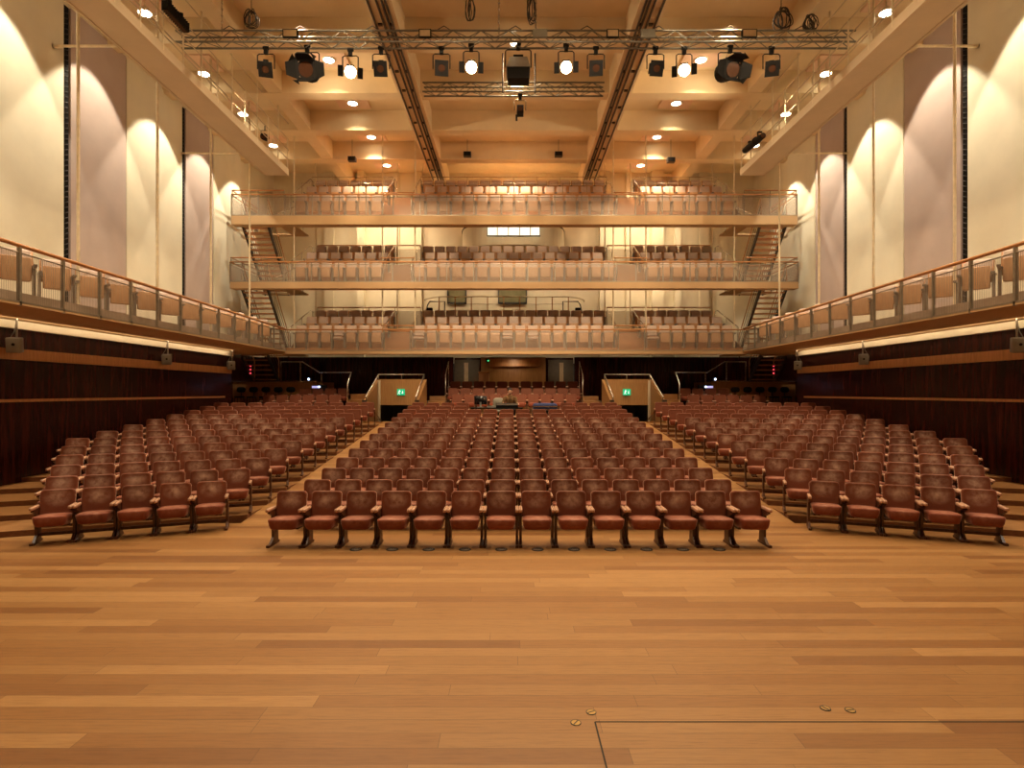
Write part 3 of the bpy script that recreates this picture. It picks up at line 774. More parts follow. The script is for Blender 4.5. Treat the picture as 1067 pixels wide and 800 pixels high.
# side balconies
SEATZ = 4.40
for s in (-1, 1):
    b = MB()
    v = [(s*SB_X, y, z) for y in (4.0, TD) for z in (SB_Z-0.05, SB_Z)]
    sec = [(SB_X, SB_Z-0.05), (SB_X, SB_Z), (SB_X+0.18, SB_Z), (SB_X+0.18, SEATZ-0.02), (UX, SEATZ-0.02), (UX, 4.0), (WX, 3.97)]
    n = len(sec)
    va = [(s*x, 4.0, z) for x, z in sec]; vb = [(s*x, TD, z) for x, z in sec]
    for k in range(n):
        q = [va[k], va[(k+1) % n], vb[(k+1) % n], vb[k]]
        b.add(q, [(0, 1, 2, 3)], 0 if k in (0, 6, 5) else 1)
    b.add(vb, [tuple(range(n))], 0); b.add(va, [tuple(range(n))[::-1]], 0)
    struct(b, 'balcony_side_deck', [M_SOFFIT, plain('grey_mauve_floor', (0.42, 0.32, 0.24), 0.7)])
    t = empty('side_balustrade', (s*SB_X, 4.0, SB_Z), 'wire balustrade with oak handrail along the %s side balcony' % SIDE[s], 'balustrade', 'wire balustrades of the side balconies')
    L_ = TD-4.0
    hr = lambda y: 1.22-0.30*(y-4.0)/L_
    b = MB(); b.tube([(s*0.03, 0, hr(4.0)), (s*0.03, L_+0.0, hr(TD))], 0.042, 8); b.build('handrail', M_RAIL, t)
    b = MB(); b.add([(s*0.03, 0, 0.03), (s*0.03, L_, 0.03), (s*0.03, L_, hr(TD)-0.14), (s*0.03, 0, hr(4.0)-0.14)], [(0, 1, 2, 3)]); b.build('wire_panel', M_MESHS, t)
    b = MB(); b.tube([(s*0.03, 0, hr(4.0)-0.14), (s*0.03, L_, hr(TD)-0.14)], 0.014, 6); b.bb(*[tuple(map(min, zip((s*0.0, 0, -0.01), (s*0.05, L_, 0.03)))), tuple(map(max, zip((s*0.0, 0, -0.01), (s*0.05, L_, 0.03))))]); b.build('wire_frame', M_POST, t)
    y = 10.1
    while y < TD-0.4:
        b = MB(); b.bb((min(0, s*0.06), y-4.0-0.025, -0.06), (max(0, s*0.06), y-4.0+0.025, hr(y))); b.build('post', M_POST, t)
        y += 1.09

# hanger rods from the catwalk, rods from the ceiling to the balconies, wall struts
def rod(x, y, z0, z1, r, label):
    b = MB(); b.cyl((0, 0, 0), (0, 0, z1-z0), r, 8)
    o = b.build('hanger_rod', M_ROD, None, (x, y, z0)); tag(o, label, 'hanger rod', 'cream hanger rods')
for s in (-1, 1):
    for i, y in enumerate((13.6, 16.65, 19.6, 22.5)):
        rod(s*10.35, y, SEATZ, 13.8, 0.035, 'cream hanger rod rising past the %s side wall, %s from the stage end' % (SIDE[s], ORD[i]))
    for i, (x, y) in enumerate(((9.45, 24.72), (5.72, 25.0), (4.3, 25.0))):
        rod(s*x, y, 4.2, 13.8, 0.028, 'cream rod through the balcony fronts, %s of three %s of centre' % (['outermost', 'middle', 'innermost'][i], SIDE[s]))
    for i, (x, y) in enumerate(((9.5, 27.6), (5.7, 28.2), (4.45, 28.2))):
        rod(s*x, y, 5.2, 13.8, 0.028, 'cream rod behind the balcony rows, %s of three %s of centre' % (['outermost', 'middle', 'innermost'][i], SIDE[s]))
    for i, (y, z) in enumerate(((15.5, 11.72), (21.5, 11.32))):
        b = MB(); b.cyl((0, 0, 0), (-s*2.7, 0, 0.0), 0.035, 8); b.cyl((-s*0.0, 0, 0), (-s*0.06, 0, 0), 0.07, 10)
        o = b.build('wall_strut', M_ROD, None, (s*UX, y, z)); tag(o, 'cream strut from the %s wall to the catwalk, %s the stage' % (SIDE[s], ['nearer', 'farther from'][i]), 'strut', 'wall struts')

# catwalks under the ceiling
GZ = 10.98
for s in (-1, 1):
    x0, x1 = sorted((s*8.95, s*9.85))
    b = MB(); b.bb((x0, 3.0, GZ), (x1, 22.8, GZ+0.08))
    xa, xb = sorted((s*8.93, s*8.99)); b.bb((xa, 3.0, GZ-0.02), (xb, 22.8, GZ+0.24))
    xa, xb = sorted((s*9.82, s*9.88)); b.bb((xa, 3.0, GZ-0.02), (xb, 22.8, GZ+0.24))
    struct(b, 'catwalk_deck', M_GANTRY)
    t = empty('catwalk_railing', (s*8.95, 3.0, GZ), 'cream post railing with thin rails along the %s ceiling catwalk' % SIDE[s], 'railing', 'catwalk railings')
    for h in (0.62, 1.0, 1.42, 2.05):
        b = MB(); b.tube([(0, 0, h), (0, 19.8, h)], 0.017, 6); b.build('rail', M_GANTRY, t)
    for h in (0.62, 1.42):
        b = MB(); b.tube([(s*0.9, 0, h), (s*0.9, 19.8, h)], 0.017, 6); b.build('rail', M_GANTRY, t)
    for k in range(14):
        y = 8.0+0.9*k
        b = MB(); b.cyl((0, y, 0.1), (0, y, 1.42 if k % 2 else CEIL-GZ-0.05), 0.026, 6); b.build('post', M_ROD, t)
    # long black lamp bar on the catwalk
for s, x, y, z, hl, lab in ((-1, -8.83, 14.95, 12.15, 0.5, 'long ribbed black lamp batten clamped to the left catwalk railing'),
                            (1, 8.80, 21.2, 11.55, 0.8, 'long black lantern barrel clamped to the right catwalk railing')):
    t = empty('lamp_batten', (x, y, z), lab, 'stage light')
    b = MB()
    if s < 0:
        b.bb((-0.07, -hl, -0.1), (0.07, hl, 0.1))
        for q in range(12): b.bb((-0.1, -hl+0.05+q*0.08, -0.12), (0.1, -hl+0.075+q*0.08, 0.12))
    else:
        b.cyl((0, -hl, -0.06), (0, -0.1, 0), 0.10, 12, r1=0.13); b.cyl((0, -0.1, 0), (0, hl, 0.08), 0.13, 12, r1=0.11); b.cyl((0, -0.25, 0), (0, -0.15, 0), 0.15, 12)
    b.build('body', M_BLACK, t)
    b = MB()
    if s < 0: b.bb((-0.06, -hl+0.04, -0.135), (0.06, hl-0.04, -0.12))
    else: b.cyl((0, -hl-0.005, -0.06), (0, -hl, -0.06), 0.09, 12)
    b.build('lens', M_GLASS, t)
    for q in (-0.5, 0.5):
        b = MB(); b.bb((-s*0.02-0.02, q*hl-0.02, 0.05), (-s*0.02+0.02, q*hl+0.02, 0.26)); b.bb((min(0, s*0.13), q*hl-0.025, 0.22), (max(0, s*0.13), q*hl+0.025, 0.27)); b.build('clamp', M_BLACK, t)
p = at(276, 143, 21.2)
t = empty('small_spotlight', p, 'small round black spotlight hanging from the left catwalk rail', 'stage light')
b = MB(); b.cyl((0, -0.14, -0.03), (0, 0.12, 0.03), 0.12, 14); b.build('body', M_BLACK, t)
b = MB(); b.cyl((0, -0.145, -0.03), (0, -0.14, -0.03), 0.1, 14); b.build('lens', M_GLASS, t)
b = MB(); b.tube([(-0.14, 0, 0), (-0.14, 0, 0.25), (0.14, 0, 0.25), (0.14, 0, 0)], 0.014, 6); b.build('yoke', M_BLACK, t)
b = MB(); b.cyl((0, 0, 0.24), (0, 0, 0.42), 0.02, 6); b.build('clamp', M_BLACK, t)

# ---------------------------------------------------------------- staircases at the balcony ends
def stair(s, y0, z0, y1, z1, label, mtread):
    x0, x1 = s*10.62, s*11.72
    cx = (x0+x1)/2
    t = empty('staircase', (cx, y1, z1), label, 'staircase', 'open staircases between the balconies')
    hw = abs(x1-x0)/2
    n = max(5, int(round(abs(z0-z1)/0.2)))
    for k in range(n):
        f = (k+0.5)/n
        y = (y0-y1)*(1-f); z = (z0-z1)*(1-f)
        b = MB(); b.bb((-hw, y-0.14, z-0.025), (hw, y+0.14, z+0.025)); b.build('tread', mtread, t)
    for sx in (-1, 1):
        b = MB(); w = 0.03
        A, B = Vector((sx*hw, y0-y1, z0-z1)), Vector((sx*hw, 0, 0))
        vs = [(A.x-w, A.y, A.z-0.22), (A.x+w, A.y, A.z-0.22), (A.x+w, A.y, A.z+0.06), (A.x-w, A.y, A.z+0.06),
              (B.x-w, B.y, B.z-0.1), (B.x+w, B.y, B.z-0.1), (B.x+w, B.y, B.z+0.12), (B.x-w, B.y, B.z+0.12)]
        b.add(vs, [(0,1,2,3), (7,6,5,4), (0,4,5,1), (1,5,6,2), (2,6,7,3), (3,7,4,0)]); b.build('stringer', M_DARKSTEEL, t)
        b = MB(); b.tube([A+Vector((0, 0, 0.0)), A+Vector((0, 0.05, 0.95)), B+Vector((0, 0, 0.95)), B], 0.024, 6); b.build('handrail', M_RAIL, t)
        for h in (0.35, 0.65):
            b = MB(); b.tube([A+Vector((0, 0, h)), B+Vector((0, 0, h))], 0.012, 5); b.build('mid_rail', M_DARKSTEEL, t)
for s in (-1, 1):
    stair(s, 24.75, 9.82, 27.15, 7.05, 'open oak-tread staircase at the %s end between second and top balconies' % SIDE[s], M_SHELL)
    stair(s, 24.75, 7.02, 27.15, 4.14, 'open oak-tread staircase at the %s end between first and second balconies' % SIDE[s], M_SHELL)
    stair(s, 24.75, 4.1, 26.0, 2.86, 'dark open staircase at the %s end below the first balcony' % SIDE[s], M_PANELWOOD)

# ---------------------------------------------------------------- velvet seats of the main floor
def seat_parts():
    # cushion
    c = MB()
    M = Matrix.Translation((0, -0.17, 0)) @ Matrix.Rotation(R(-4), 4, 'X')
    c.pad(0.228, 0.235, 0.085, [(0.288, 0.055), (0.298, 0.034), (0.35, 0.014), (0.425, 0.0), (0.442, 0.004), (0.452, 0.018), (0.462, 0.08), (0.467, 0.15)], 0, M)
    k = MB()
    # columns: local u->x, v->z, w-> -y (front)
    B = Matrix(((1,0,0,0), (0,0,-1,0), (0,1,0,0), (0,0,0,1)))
    M = Matrix.Translation((0, 0.055, 0.61)) @ Matrix.Rotation(R(-11), 4, 'X') @ B
    k.pad(0.237, 0.22, 0.058, [(-0.035, 0.02), (-0.028, 0.0), (0.014, 0.0), (0.028, 0.010), (0.031, 0.022), (0.026, 0.045), (0.030, 0.10), (0.030, 0.15)], 0, M)
    arms, legs = [], []
    for s in (-1, 1):
        a = MB()
        Ma = Matrix.Translation((s*0.252, -0.13, 0.578))
        a.pad(0.026, 0.165, 0.024, [(-0.024, 0.006), (-0.018, 0.0), (0.012, 0.0), (0.022, 0.006), (0.026, 0.014)], 0, Ma)
        arms.append(a)
        l = MB()
        x0, x1 = s*0.252-0.019, s*0.252+0.019
        # upright board, arm support and long foot
        prof = [(-0.17, 0.035), (0.12, 0.035), (0.10, 0.30), (0.12, 0.56), (-0.20, 0.56), (-0.22, 0.52), (-0.08, 0.46), (-0.07, 0.30), (-0.06, 0.12)]
        m = len(prof)
        va = [(x0, y, z) for y, z in prof]; vb = [(x1, y, z) for y, z in prof]
        for q in range(m): l.add([va[q], va[(q+1) % m], vb[(q+1) % m], vb[q]], [(0, 3, 2, 1)])
        for vv, fl in ((va, 1), (vb, 0)):
            for tri in ((0, 1, 2, 7, 8), (2, 3, 6, 7), (3, 4, 5, 6)):
                l.add([vv[i] for i in tri], [tri and tuple(range(len(tri)))[::-1] if not fl else tuple(range(len(tri)))])
        l.bb((x0-0.006, -0.26, -0.03), (x1+0.006, 0.15, 0.035))
        legs.append(l)
    return c, k, arms, legs
seat0 = empty('theatre_seat', (0, 0, 0), 'x', 'seat', 'rust velvet seats of the main floor')
c_, k_, a_, l_ = seat_parts()
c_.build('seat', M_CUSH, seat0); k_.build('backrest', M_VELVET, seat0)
for a in a_: a.build('armrest', M_ARM, seat0)
for l in l_: l.build('leg', M_CHAIRWOOD, seat0)
seat1 = seat0.copy(); COL.objects.link(seat1)
for ch in list(seat0.children):
    d_ = ch.copy(); COL.objects.link(d_); d_.parent = seat1
bar = MB(); bar.bb((-0.235, -0.02, 0.10), (0.235, 0.01, 0.15)); bar.build('stretcher', M_CHAIRWOOD, seat1)

CX0 = 0.0
DROW = [9.29, 10.5, 11.47, 12.41, 13.35, 14.33, 15.28, 16.23, 17.15, 18.08, 19.02, 19.95, 20.88, 21.8]
places = []   # (y, x, z, rz, label)
RW = ['front'] + ORD[1:]
for r, d in enumerate(DROW):
    for c in range(14):
        if r >= 12 and 4 <= c <= 9: continue
        x = CX0+(c-6.5)*0.56; y = d-0.12
        places.append((y, x, ramp_z(y), 0.0, 'rust velvet theatre seat, %s row of the centre block, %s from its left aisle' % (RW[r], ORD[c])))
for s in (-1, 1):
    for r in range(NROW):
        th, d = row_frame(r)
        n = min(5+r, int((10.75-XIN-0.28)/(0.56*math.cos(th)))+1)
        for c in range(n):
            p = row_point(r, 0.56*c, 0.0)
            places.append((p.y, -s*p.x if s == 1 else p.x, 0.1*r, th if s == -1 else -th,
                           'rust velvet theatre seat, %s row of the %s block, %s from the aisle' % (RW[r], SIDE[s], ORD[c])))
for r, (d, z, n) in enumerate(((24.9, 1.48, 10), (25.9, 1.75, 11), (26.9, 2.07, 11))):
    for c in range(n):
        places.append((d-0.12, (c-(n-1)/2)*0.545, z, 0.0, ''))
for s in (-1, 1):
    for r, (d, z, x0, n) in enumerate(((24.35, 1.45, 7.55, 6), (25.2, 1.73, 7.45, 4))):
        for c in range(n):
            places.append((d-0.12, s*(x0+0.56*c), z, -s*R(6), ''))
places.sort(key=lambda q: q[0])
NEAR = [p for p in places if p[4]][:300]
near_ids = {id(p) for p in NEAR}
REST = [p for p in places if id(p) not in near_ids]
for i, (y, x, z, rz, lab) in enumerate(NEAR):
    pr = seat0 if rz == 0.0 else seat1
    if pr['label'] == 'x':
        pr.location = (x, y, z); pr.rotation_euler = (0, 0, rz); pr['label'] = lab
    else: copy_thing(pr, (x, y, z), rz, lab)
b = MB()
for (y, x, z, rz, lab) in REST:
    M = Matrix.Translation((x, y, z)) @ Matrix.Rotation(rz, 4, 'Z')
    for src, m in ((c_, 0), (k_, 1), (a_[0], 2), (a_[1], 2), (l_[0], 3), (l_[1], 3)):
        base = len(b.v)
        b.v += [tuple(M @ Vector(p)) for p in src.v]
        b.f += [tuple(base+i for i in f) for f in src.f]; b.m += [m]*len(src.f); b.sm += src.sm
VEL2 = velvet('rust_velvet_far', (0.150, 0.044, 0.020), (0.150, 0.044, 0.020)); CU2 = velvet('rust_velvet_far_cushion', (0.20, 0.050, 0.026), (0.20, 0.050, 0.026))
o = b.build('rear_seating', [CU2, VEL2, M_ARM, M_CHAIRWOOD]); o['kind'] = 'stuff'
tag(o, 'mass of rust velvet theatre seats filling the rear rows below the balcony', 'seats')

# ---------------------------------------------------------------- balcony seats
def balcony_seat(name):
    t = empty(name, (0, 0, 0), 'x', 'balcony seat')
    B = Matrix(((1,0,0,0), (0,0,-1,0), (0,1,0,0), (0,0,0,1)))
    k = MB()
    k.pad(0.212, 0.225, 0.03, [(-0.02, 0.01), (-0.01, 0), (0.022, 0), (0.032, 0.012), (0.036, 0.06)], 0, Matrix.Translation((0, 0.04, 0.775)) @ Matrix.Rotation(R(-10), 4, 'X') @ B)
    bk = k.build('backrest', M_MAUVEPAD, t)
    sh = MB(); sh.pad(0.245, 0.27, 0.02, [(-0.02, 0.004), (-0.015, 0), (0.006, 0), (0.01, 0.004)], 0, Matrix.Translation((0, 0.075, 0.72)) @ Matrix.Rotation(R(-10), 4, 'X') @ B)
    sh.build('back_shell', M_SHELL, bk)
    p = MB(); p.pad(0.205, 0.225, 0.03, [(-0.06, 0.02), (-0.05, 0.0), (0.0, 0.0), (0.012, 0.006), (0.016, 0.02)], 0, Matrix.Translation((0, -0.10, 0.47)) @ Matrix.Rotation(R(-4), 4, 'X') @ B)
    p.build('seat_panel', M_PLY, t)
    for s in (-1, 1):
        f = MB(); f.bb((s*0.25-0.02, -0.12, 0.0), (s*0.25+0.02, 0.06, 0.62)); f.bb((s*0.25-0.028, -0.26, 0.60), (s*0.25+0.028, 0.08, 0.645))
        f.build('side_frame', M_STANCH, t)
    return t
bs0 = balcony_seat('tip_up_chair')
down0 = balcony_seat('tip_up_chair')
for ch in list(down0.children):
    if ch.name.startswith('seat_panel'): bpy.data.objects.remove(ch)
q = MB(); q.pad(0.212, 0.22, 0.05, [(0.36, 0.02), (0.37, 0.0), (0.45, 0.0), (0.47, 0.02), (0.478, 0.08)], 0, Matrix.Translation((0, -0.2, 0)))
q.build('seat_cushion', M_MAUVEPAD, down0)
DOWN = {('first', 0, 'left', 3), ('first', 0, 'centre', 0), ('first', 0, 'centre', 7), ('first', 0, 'centre', 9), ('first', 0, 'right', 0)}
bs1 = balcony_seat('tip_up_chair'); bs1.scale = (1.18, 1.18, 0.96)
for ch in bs1.children:
    if ch.name.startswith('seat_panel'): ch.scale = (1, 1, 1.17)
used = {bs0: False, down0: False, bs1: False}
def put_balcony(loc, rz, lab, group, proto):
    if not used[proto]:
        used[proto] = True
        proto.location = loc; proto.rotation_euler = (0, 0, rz); proto['label'] = lab; proto['group'] = group
    else: copy_thing(proto, loc, rz, lab, group)
for T in TIERS:
    for r in range(3):
        for sec, (xs, n) in SECT.items():
            m, off = n, 0.0
            if r == 1 and sec == 'centre': m, off = 15, 0.272
            for c in range(m):
                key = (T['name'], r, sec, c)
                proto = down0 if key in DOWN else bs0
                look = 'mauve balcony seat with cushion down' if key in DOWN else 'pale tip-up balcony seat'
                lab = '%s, %s row of the %s balcony, %s section, %s from left' % (look, ['front', 'middle', 'last'][r], T['name'], sec, ORD[c])
                lab = lab.replace('mauve balcony seat with cushion down', 'cushion-down balcony seat')
                put_balcony((xs+off+0.544*c, ROWY[r]-0.08, T['rows'][r]), 0.0, lab, 'seats of the %s balcony' % T['name'], proto)
for s in (-1, 1):
    for i in range(13):
        y = 10.7+1.06*i
        put_balcony((s*10.25, y, SEATZ), -s*R(45), 'wooden tip-up seat on the %s side balcony, %s from the stage end' % (SIDE[s], ORD[i]), 'seats of the %s side balcony' % SIDE[s], bs1)

# ---------------------------------------------------------------- lighting trusses
def truss(name, x0, x1, y, zt, w, label, extra=None):
    t = empty(name, ((x0+x1)/2, y, zt), label, 'lighting truss', 'lighting trusses')
    hl = (x1-x0)/2
    for dy in (0, w):
        for dz in (0, -w):
            b = MB(); b.cyl((-hl, dy, dz), (hl, dy, dz), 0.028, 8); b.build('chord', M_TRUSS, t)
    b = MB()
    n = int(2*hl/0.38)
    for k in range(n):
        xa, xb = -hl+2*hl*k/n, -hl+2*hl*(k+1)/n
        f = k % 2
        for dy in (0, w): b.cyl((xa, dy, -w*f), (xb, dy, -w*(1-f)), 0.011, 5)
        for dz in (0, -w): b.cyl((xa, w*f, dz), (xb, w*(1-f), dz), 0.011, 5)
    b.build('lattice', M_TRUSS, t)
    return t
TY, TZ, TW = 16.0, 12.45, 0.31
truss('lighting_truss', -9.45, 9.45, TY, TZ, TW, 'long box truss carrying the row of stage lights')
t = truss('lighting_truss', -3.05, 2.95, 19.0, 12.62, 0.3, 'short box truss hung behind the long truss')
for x in (-0.4, 0.66):
    b = MB(); b.cyl((x+0.05, -0.02, -0.35), (x+0.05, -0.02, 1.15), 0.026, 8); b.build('drop_pole', M_DARKSTEEL, t)

def orient(dirv):
    return Vector(dirv).normalized().to_track_quat('-Y', 'Z').to_matrix().to_4x4()
def yoke(t, w, h, mat=M_BLACK):
    b = MB(); b.tube([(-w, 0, 0), (-w, 0, h-0.04), (-w+0.05, 0, h), (w-0.05, 0, h), (w, 0, h-0.04), (w, 0, 0)], 0.017, 6); b.build('yoke', mat, t)
    b = MB(); b.bb((-0.05, -0.05, h), (0.05, 0.05, h+0.2)); b.cyl((-0.08, 0, h+0.17), (0.08, 0, h+0.17), 0.05, 8); b.build('clamp', M_BLACK, t)
def small_fresnel(x, label, aim):
    t = empty('stage_light', (x, TY+TW, 11.56), label, 'stage light', 'unlit stage lights on the long truss')
    M = orient(aim)
    b = MB(); b.box((0, 0.06, 0.02), (0.25, 0.34, 0.27), M=M); b.cyl((0, 0.1, 0.15), (0, 0.1, 0.22), 0.07, 10, M=M); b.bb((-0.1, 0.22, -0.1), (0.1, 0.26, 0.12), M=M); b.build('body', M_BLACK, t)
    b = MB(); b.cyl((0, -0.125, 0), (0, -0.105, 0), 0.095, 16, M=M); b.build('lens', M_GLASS, t)
    b = MB()
    for lo, hi in (((-0.19, -0.14, -0.2), (-0.1, -0.12, 0.2)), ((0.1, -0.14, -0.2), (0.19, -0.12, 0.2)), ((-0.1, -0.14, 0.1), (0.1, -0.12, 0.2)), ((-0.1, -0.14, -0.2), (0.1, -0.12, -0.1))): b.bb(lo, hi, M=M)
    b.build('colour_frame', M_BLACK, t)
    yoke(t, 0.24, 0.42)
def big_fresnel(x, label, aim):
    t = empty('stage_light', (x, TY+TW, 11.52), label, 'stage light', 'unlit stage lights on the long truss')
    M = orient(aim)
    b = MB(); b.cyl((0, 0.4, 0), (0, -0.12, 0), 0.26, 16, M=M); b.box((0, 0.18, 0.2), (0.3, 0.4, 0.16), M=M); b.build('body', M_BLACK, t)
    b = MB(); b.cyl((0, -0.14, 0), (0, -0.12, 0), 0.2, 20, M=M); b.build('lens', M_GLASS, t)
    for k in range(4):
        Mk = M @ Matrix.Rotation(R(90*k), 4, 'Y')
        b = MB()
        e = 0.03 if k % 2 == 0 else 0.03
        A = [(-0.25, -0.13, 0.25), (0.25, -0.13, 0.25), (0.16, -0.42 if k % 2 == 0 else -0.24, 0.34 if k % 2 == 0 else 0.52), (-0.16, -0.42 if k % 2 == 0 else -0.24, 0.34 if k % 2 == 0 else 0.52)]
        Bv = [(p[0], p[1]+0.012, p[2]+0.012) for p in A]
        b.add(A+Bv, [(0,1,2,3), (7,6,5,4), (0,4,5,1), (1,5,6,2), (2,6,7,3), (3,7,4,0)], M=Mk); b.build('barn_door', M_BLACK, t)
    b = MB()
    for k in range(4):
        Mk = M @ Matrix.Rotation(R(90*k), 4, 'Y')
        b.bb((-0.27, -0.145, 0.2), (0.27, -0.12, 0.27), M=Mk)
        b.add([(0.27, -0.13, 0.27), (0.25, -0.13, 0.25), (0.16, -0.3, 0.42), (0.36, -0.28, 0.3)], [(0, 1, 2, 3)], M=Mk)
    b.build('colour_frame', M_BLACK, t)
    yoke(t, 0.34, 0.5)
def lit_lamp(x, z, label):
    t = empty('stage_light', (x, TY+TW, z), label, 'stage light', 'lit stage lights on the long truss')
    M = orient((-0.06*x, -1.0, -0.55))
    b = MB(); b.cyl((0, 0.32, 0), (0, -0.12, 0), 0.17, 14, M=M); b.box((0, 0.12, 0.14), (0.2, 0.3, 0.1), M=M); b.build('body', M_BLACK, t)
    b = MB(); b.cyl((0, -0.15, 0), (0, -0.12, 0), 0.155, 20, M=M); b.build('lens', M_LIT, t)
    b = MB(); b.bb((-0.34, -0.18, -0.14), (-0.19, -0.12, 0.14), M=M); b.bb((0.19, -0.18, -0.14), (0.34, -0.12, 0.14), M=M); b.build('barn_door', M_BLACK, t)
    yoke(t, 0.22, 0.46)
    sp = spot('stage_light_beam', (x-0.0, TY+TW-0.35, z-0.2), (x*0.75, 2.5, 0), P_SPOT, 60, 0.8, 0.15, (1.0, 0.72, 0.42))
tx = lambda px: (px-533)*16.3/F-0.115
sm = [(277, (0.25, -1, -0.75)), (397, (0.05, -1, -0.55)), (460, (0.15, -1, -0.4)), (621, (-0.1, -1, -0.4)), (683, (0.1, -1, -0.45)), (804, (-0.25, -1, -0.5))]
for (px, aim), lab in zip(sm, ('small square-fronted stage light at the far left end of the long truss', 'small square-fronted stage light inside the left lit lamp',
                               'small square-fronted stage light left of the centre floodlight', 'small square-fronted stage light right of the centre floodlight',
                               'small square-fronted stage light inside the right lit lamp', 'small square-fronted stage light at the far right end of the long truss')):
    small_fresnel(tx(px), lab, aim)
big_fresnel(tx(320), 'big unlit stage light with barn doors, left part of long truss', (0.05, -1, -0.35))
big_fresnel(tx(761), 'big unlit stage light with barn doors, right part of long truss', (0.25, -1, -0.35))
for px, z, lab in ((365, 11.47, 'outer left lit stage light glaring below the long truss'), (491, 11.6, 'inner left lit stage light glaring below the long truss'),
                   (590, 11.6, 'inner right lit stage light glaring below the long truss'), (713, 11.52, 'outer right lit stage light glaring below the long truss')):
    lit_lamp(tx(px), z, lab)
# the centre floodlight seen from below
t = empty('floodlight', (tx(540), TY+TW, 11.6), 'large boxy silver and black floodlight at the middle of the truss', 'stage light')
b = MB(); b.add([(-0.25, -0.1, 0.25), (0.25, -0.1, 0.25), (0.22, 0.3, 0.25), (-0.22, 0.3, 0.25), (-0.33, -0.28, -0.13), (0.33, -0.28, -0.13), (0.33, 0.3, -0.15), (-0.33, 0.3, -0.15)],
                [(0,1,2,3), (4,5,1,0), (5,6,2,1), (6,7,3,2), (7,4,0,3), (7,6,5,4)]); b.build('housing', plain('silver_housing', (0.34, 0.31, 0.26), 0.4, 0.4), t)
b = MB(); b.add([(-0.32, -0.27, -0.13), (0.32, -0.27, -0.13), (0.32, 0.28, -0.15), (-0.32, 0.28, -0.15), (-0.3, -0.3, -0.46), (0.3, -0.3, -0.46), (0.3, 0.1, -0.46), (-0.3, 0.1, -0.46)],
                [(0,1,2,3), (4,5,1,0), (5,6,2,1), (6,7,3,2), (7,4,0,3), (7,6,5,4)]); b.build('hood', M_BLACK, t)
b = MB(); b.bb((-0.14, -0.05, 0.25), (0.14, 0.2, 0.34)); b.build('vent_cap', M_BLACK, t)
yoke(t, 0.36, 0.5)
# small unit below the short truss
t = empty('small_spotlight', (tx(538)+0.15, 19.1, 11.75), 'small black spotlight hanging below the short truss', 'stage light')
b = MB(); b.box((0, 0, -0.02), (0.22, 0.3, 0.26)); b.build('body', M_BLACK, t)
b = MB(); b.cyl((0, -0.16, -0.02), (0, -0.15, -0.02), 0.08, 14); b.build('lens', M_GLASS, t)
b = MB(); b.cyl((-0.12, 0, -0.15), (-0.12, 0, -0.34), 0.035, 8); b.build('tail', M_BLACK, t)
yoke(t, 0.19, 0.34, M_SILVER)
# junction boxes and work lamps on the truss
for px, w, m, lab in ((308, 0.42, M_PALE, 'small amber box lamp on the truss above the left barn-door light'), (445, 0.34, M_PALE, 'small amber box lamp on the truss, left of centre'),
                      (562, 0.40, M_GREYBOX, 'grey junction box on the truss right of centre'), (636, 0.34, M_PALE, 'small amber box lamp on the truss, right of centre'),
                      (672, 0.4, M_GREYBOX, 'grey junction box on the truss above the right girder track'), (775, 0.42, M_PALE, 'small amber box lamp on the truss above the right barn-door light')):
    t = empty('truss_box', (tx(px), TY-0.03, TZ-0.14), lab, 'box', 'boxes fixed to the long truss')
    b = MB(); b.bb((-w/2, -0.08, -0.1), (w/2, 0.0, 0.12)); b.build('case', M_BLACK if m is M_PALE else m, t)
    b = MB(); b.bb((-w/2+0.03, -0.085, -0.08), (w/2-0.03, -0.078, 0.09)); b.build('front_plate', m, t)
t = empty('work_lamp', (tx(535), TY+TW, TZ-0.16), 'small round lit work lamp on the truss above the floodlight', 'stage light')
b = MB(); b.cyl((0, 0.1, 0), (0, -0.06, -0.03), 0.1, 14); b.build('body', M_SILVER, t)
b = MB(); b.cyl((0, -0.07, -0.03), (0, -0.06, -0.03), 0.085, 14); b.build('lens', M_LITC, t)
# coiled cables hanging at the truss
def coil(px, py, d, r, h, label, nl=6):
    p = at(px, py, d)
    t = empty('cable_coil', p, label, 'cable', 'cable coils over the long truss')
    b = MB()
    for k in range(nl):
        a0 = random.uniform(-1.3, 1.3); rr = r*random.uniform(0.45, 1.1); hh = h*random.uniform(0.7, 1.05); xo_ = random.uniform(-0.3, 0.3)*r; zo_ = random.uniform(-0.25, 0.15)*h
        pts = []
        for q in range(20):
            a = 2*math.pi*q/20
            wv = 0.55+0.45*(0.5-0.5*math.cos(a)); pts.append((xo_+rr*wv*math.sin(a)*math.cos(a0)+random.uniform(-.012, .012), rr*math.sin(a)*math.sin(a0)*0.5, zo_+hh*math.cos(a)))
        b.tube(pts, 0.013, 5, 0, True)
    b.build('loops', M_CABLE, t)
    b = MB(); b.tube([(0, 0, h*0.8), (0.0, 0, h), (0, 0, 12.98-p.z if 7.9 < p.x < 9 else 13.7-p.z)], 0.012, 5); b.build('drop', M_CABLE, t)
coil(262, 18, 16.1, 0.30, 0.30, 'coiled black cable over the left end of the truss')
coil(490, 8, 16.1, 0.2, 0.40, 'hanging black cable loops over the truss, left of centre', 5)
coil(553, 8, 16.1, 0.2, 0.42, 'hanging black cable loops over the truss, right of centre', 6)
coil(814, 19, 16.1, 0.33, 0.32, 'wide coiled black cable over the right end of the truss', 8)
coil(844, 24, 16.1, 0.24, 0.22, 'narrow coiled black cable nearest the right end of the truss', 8)
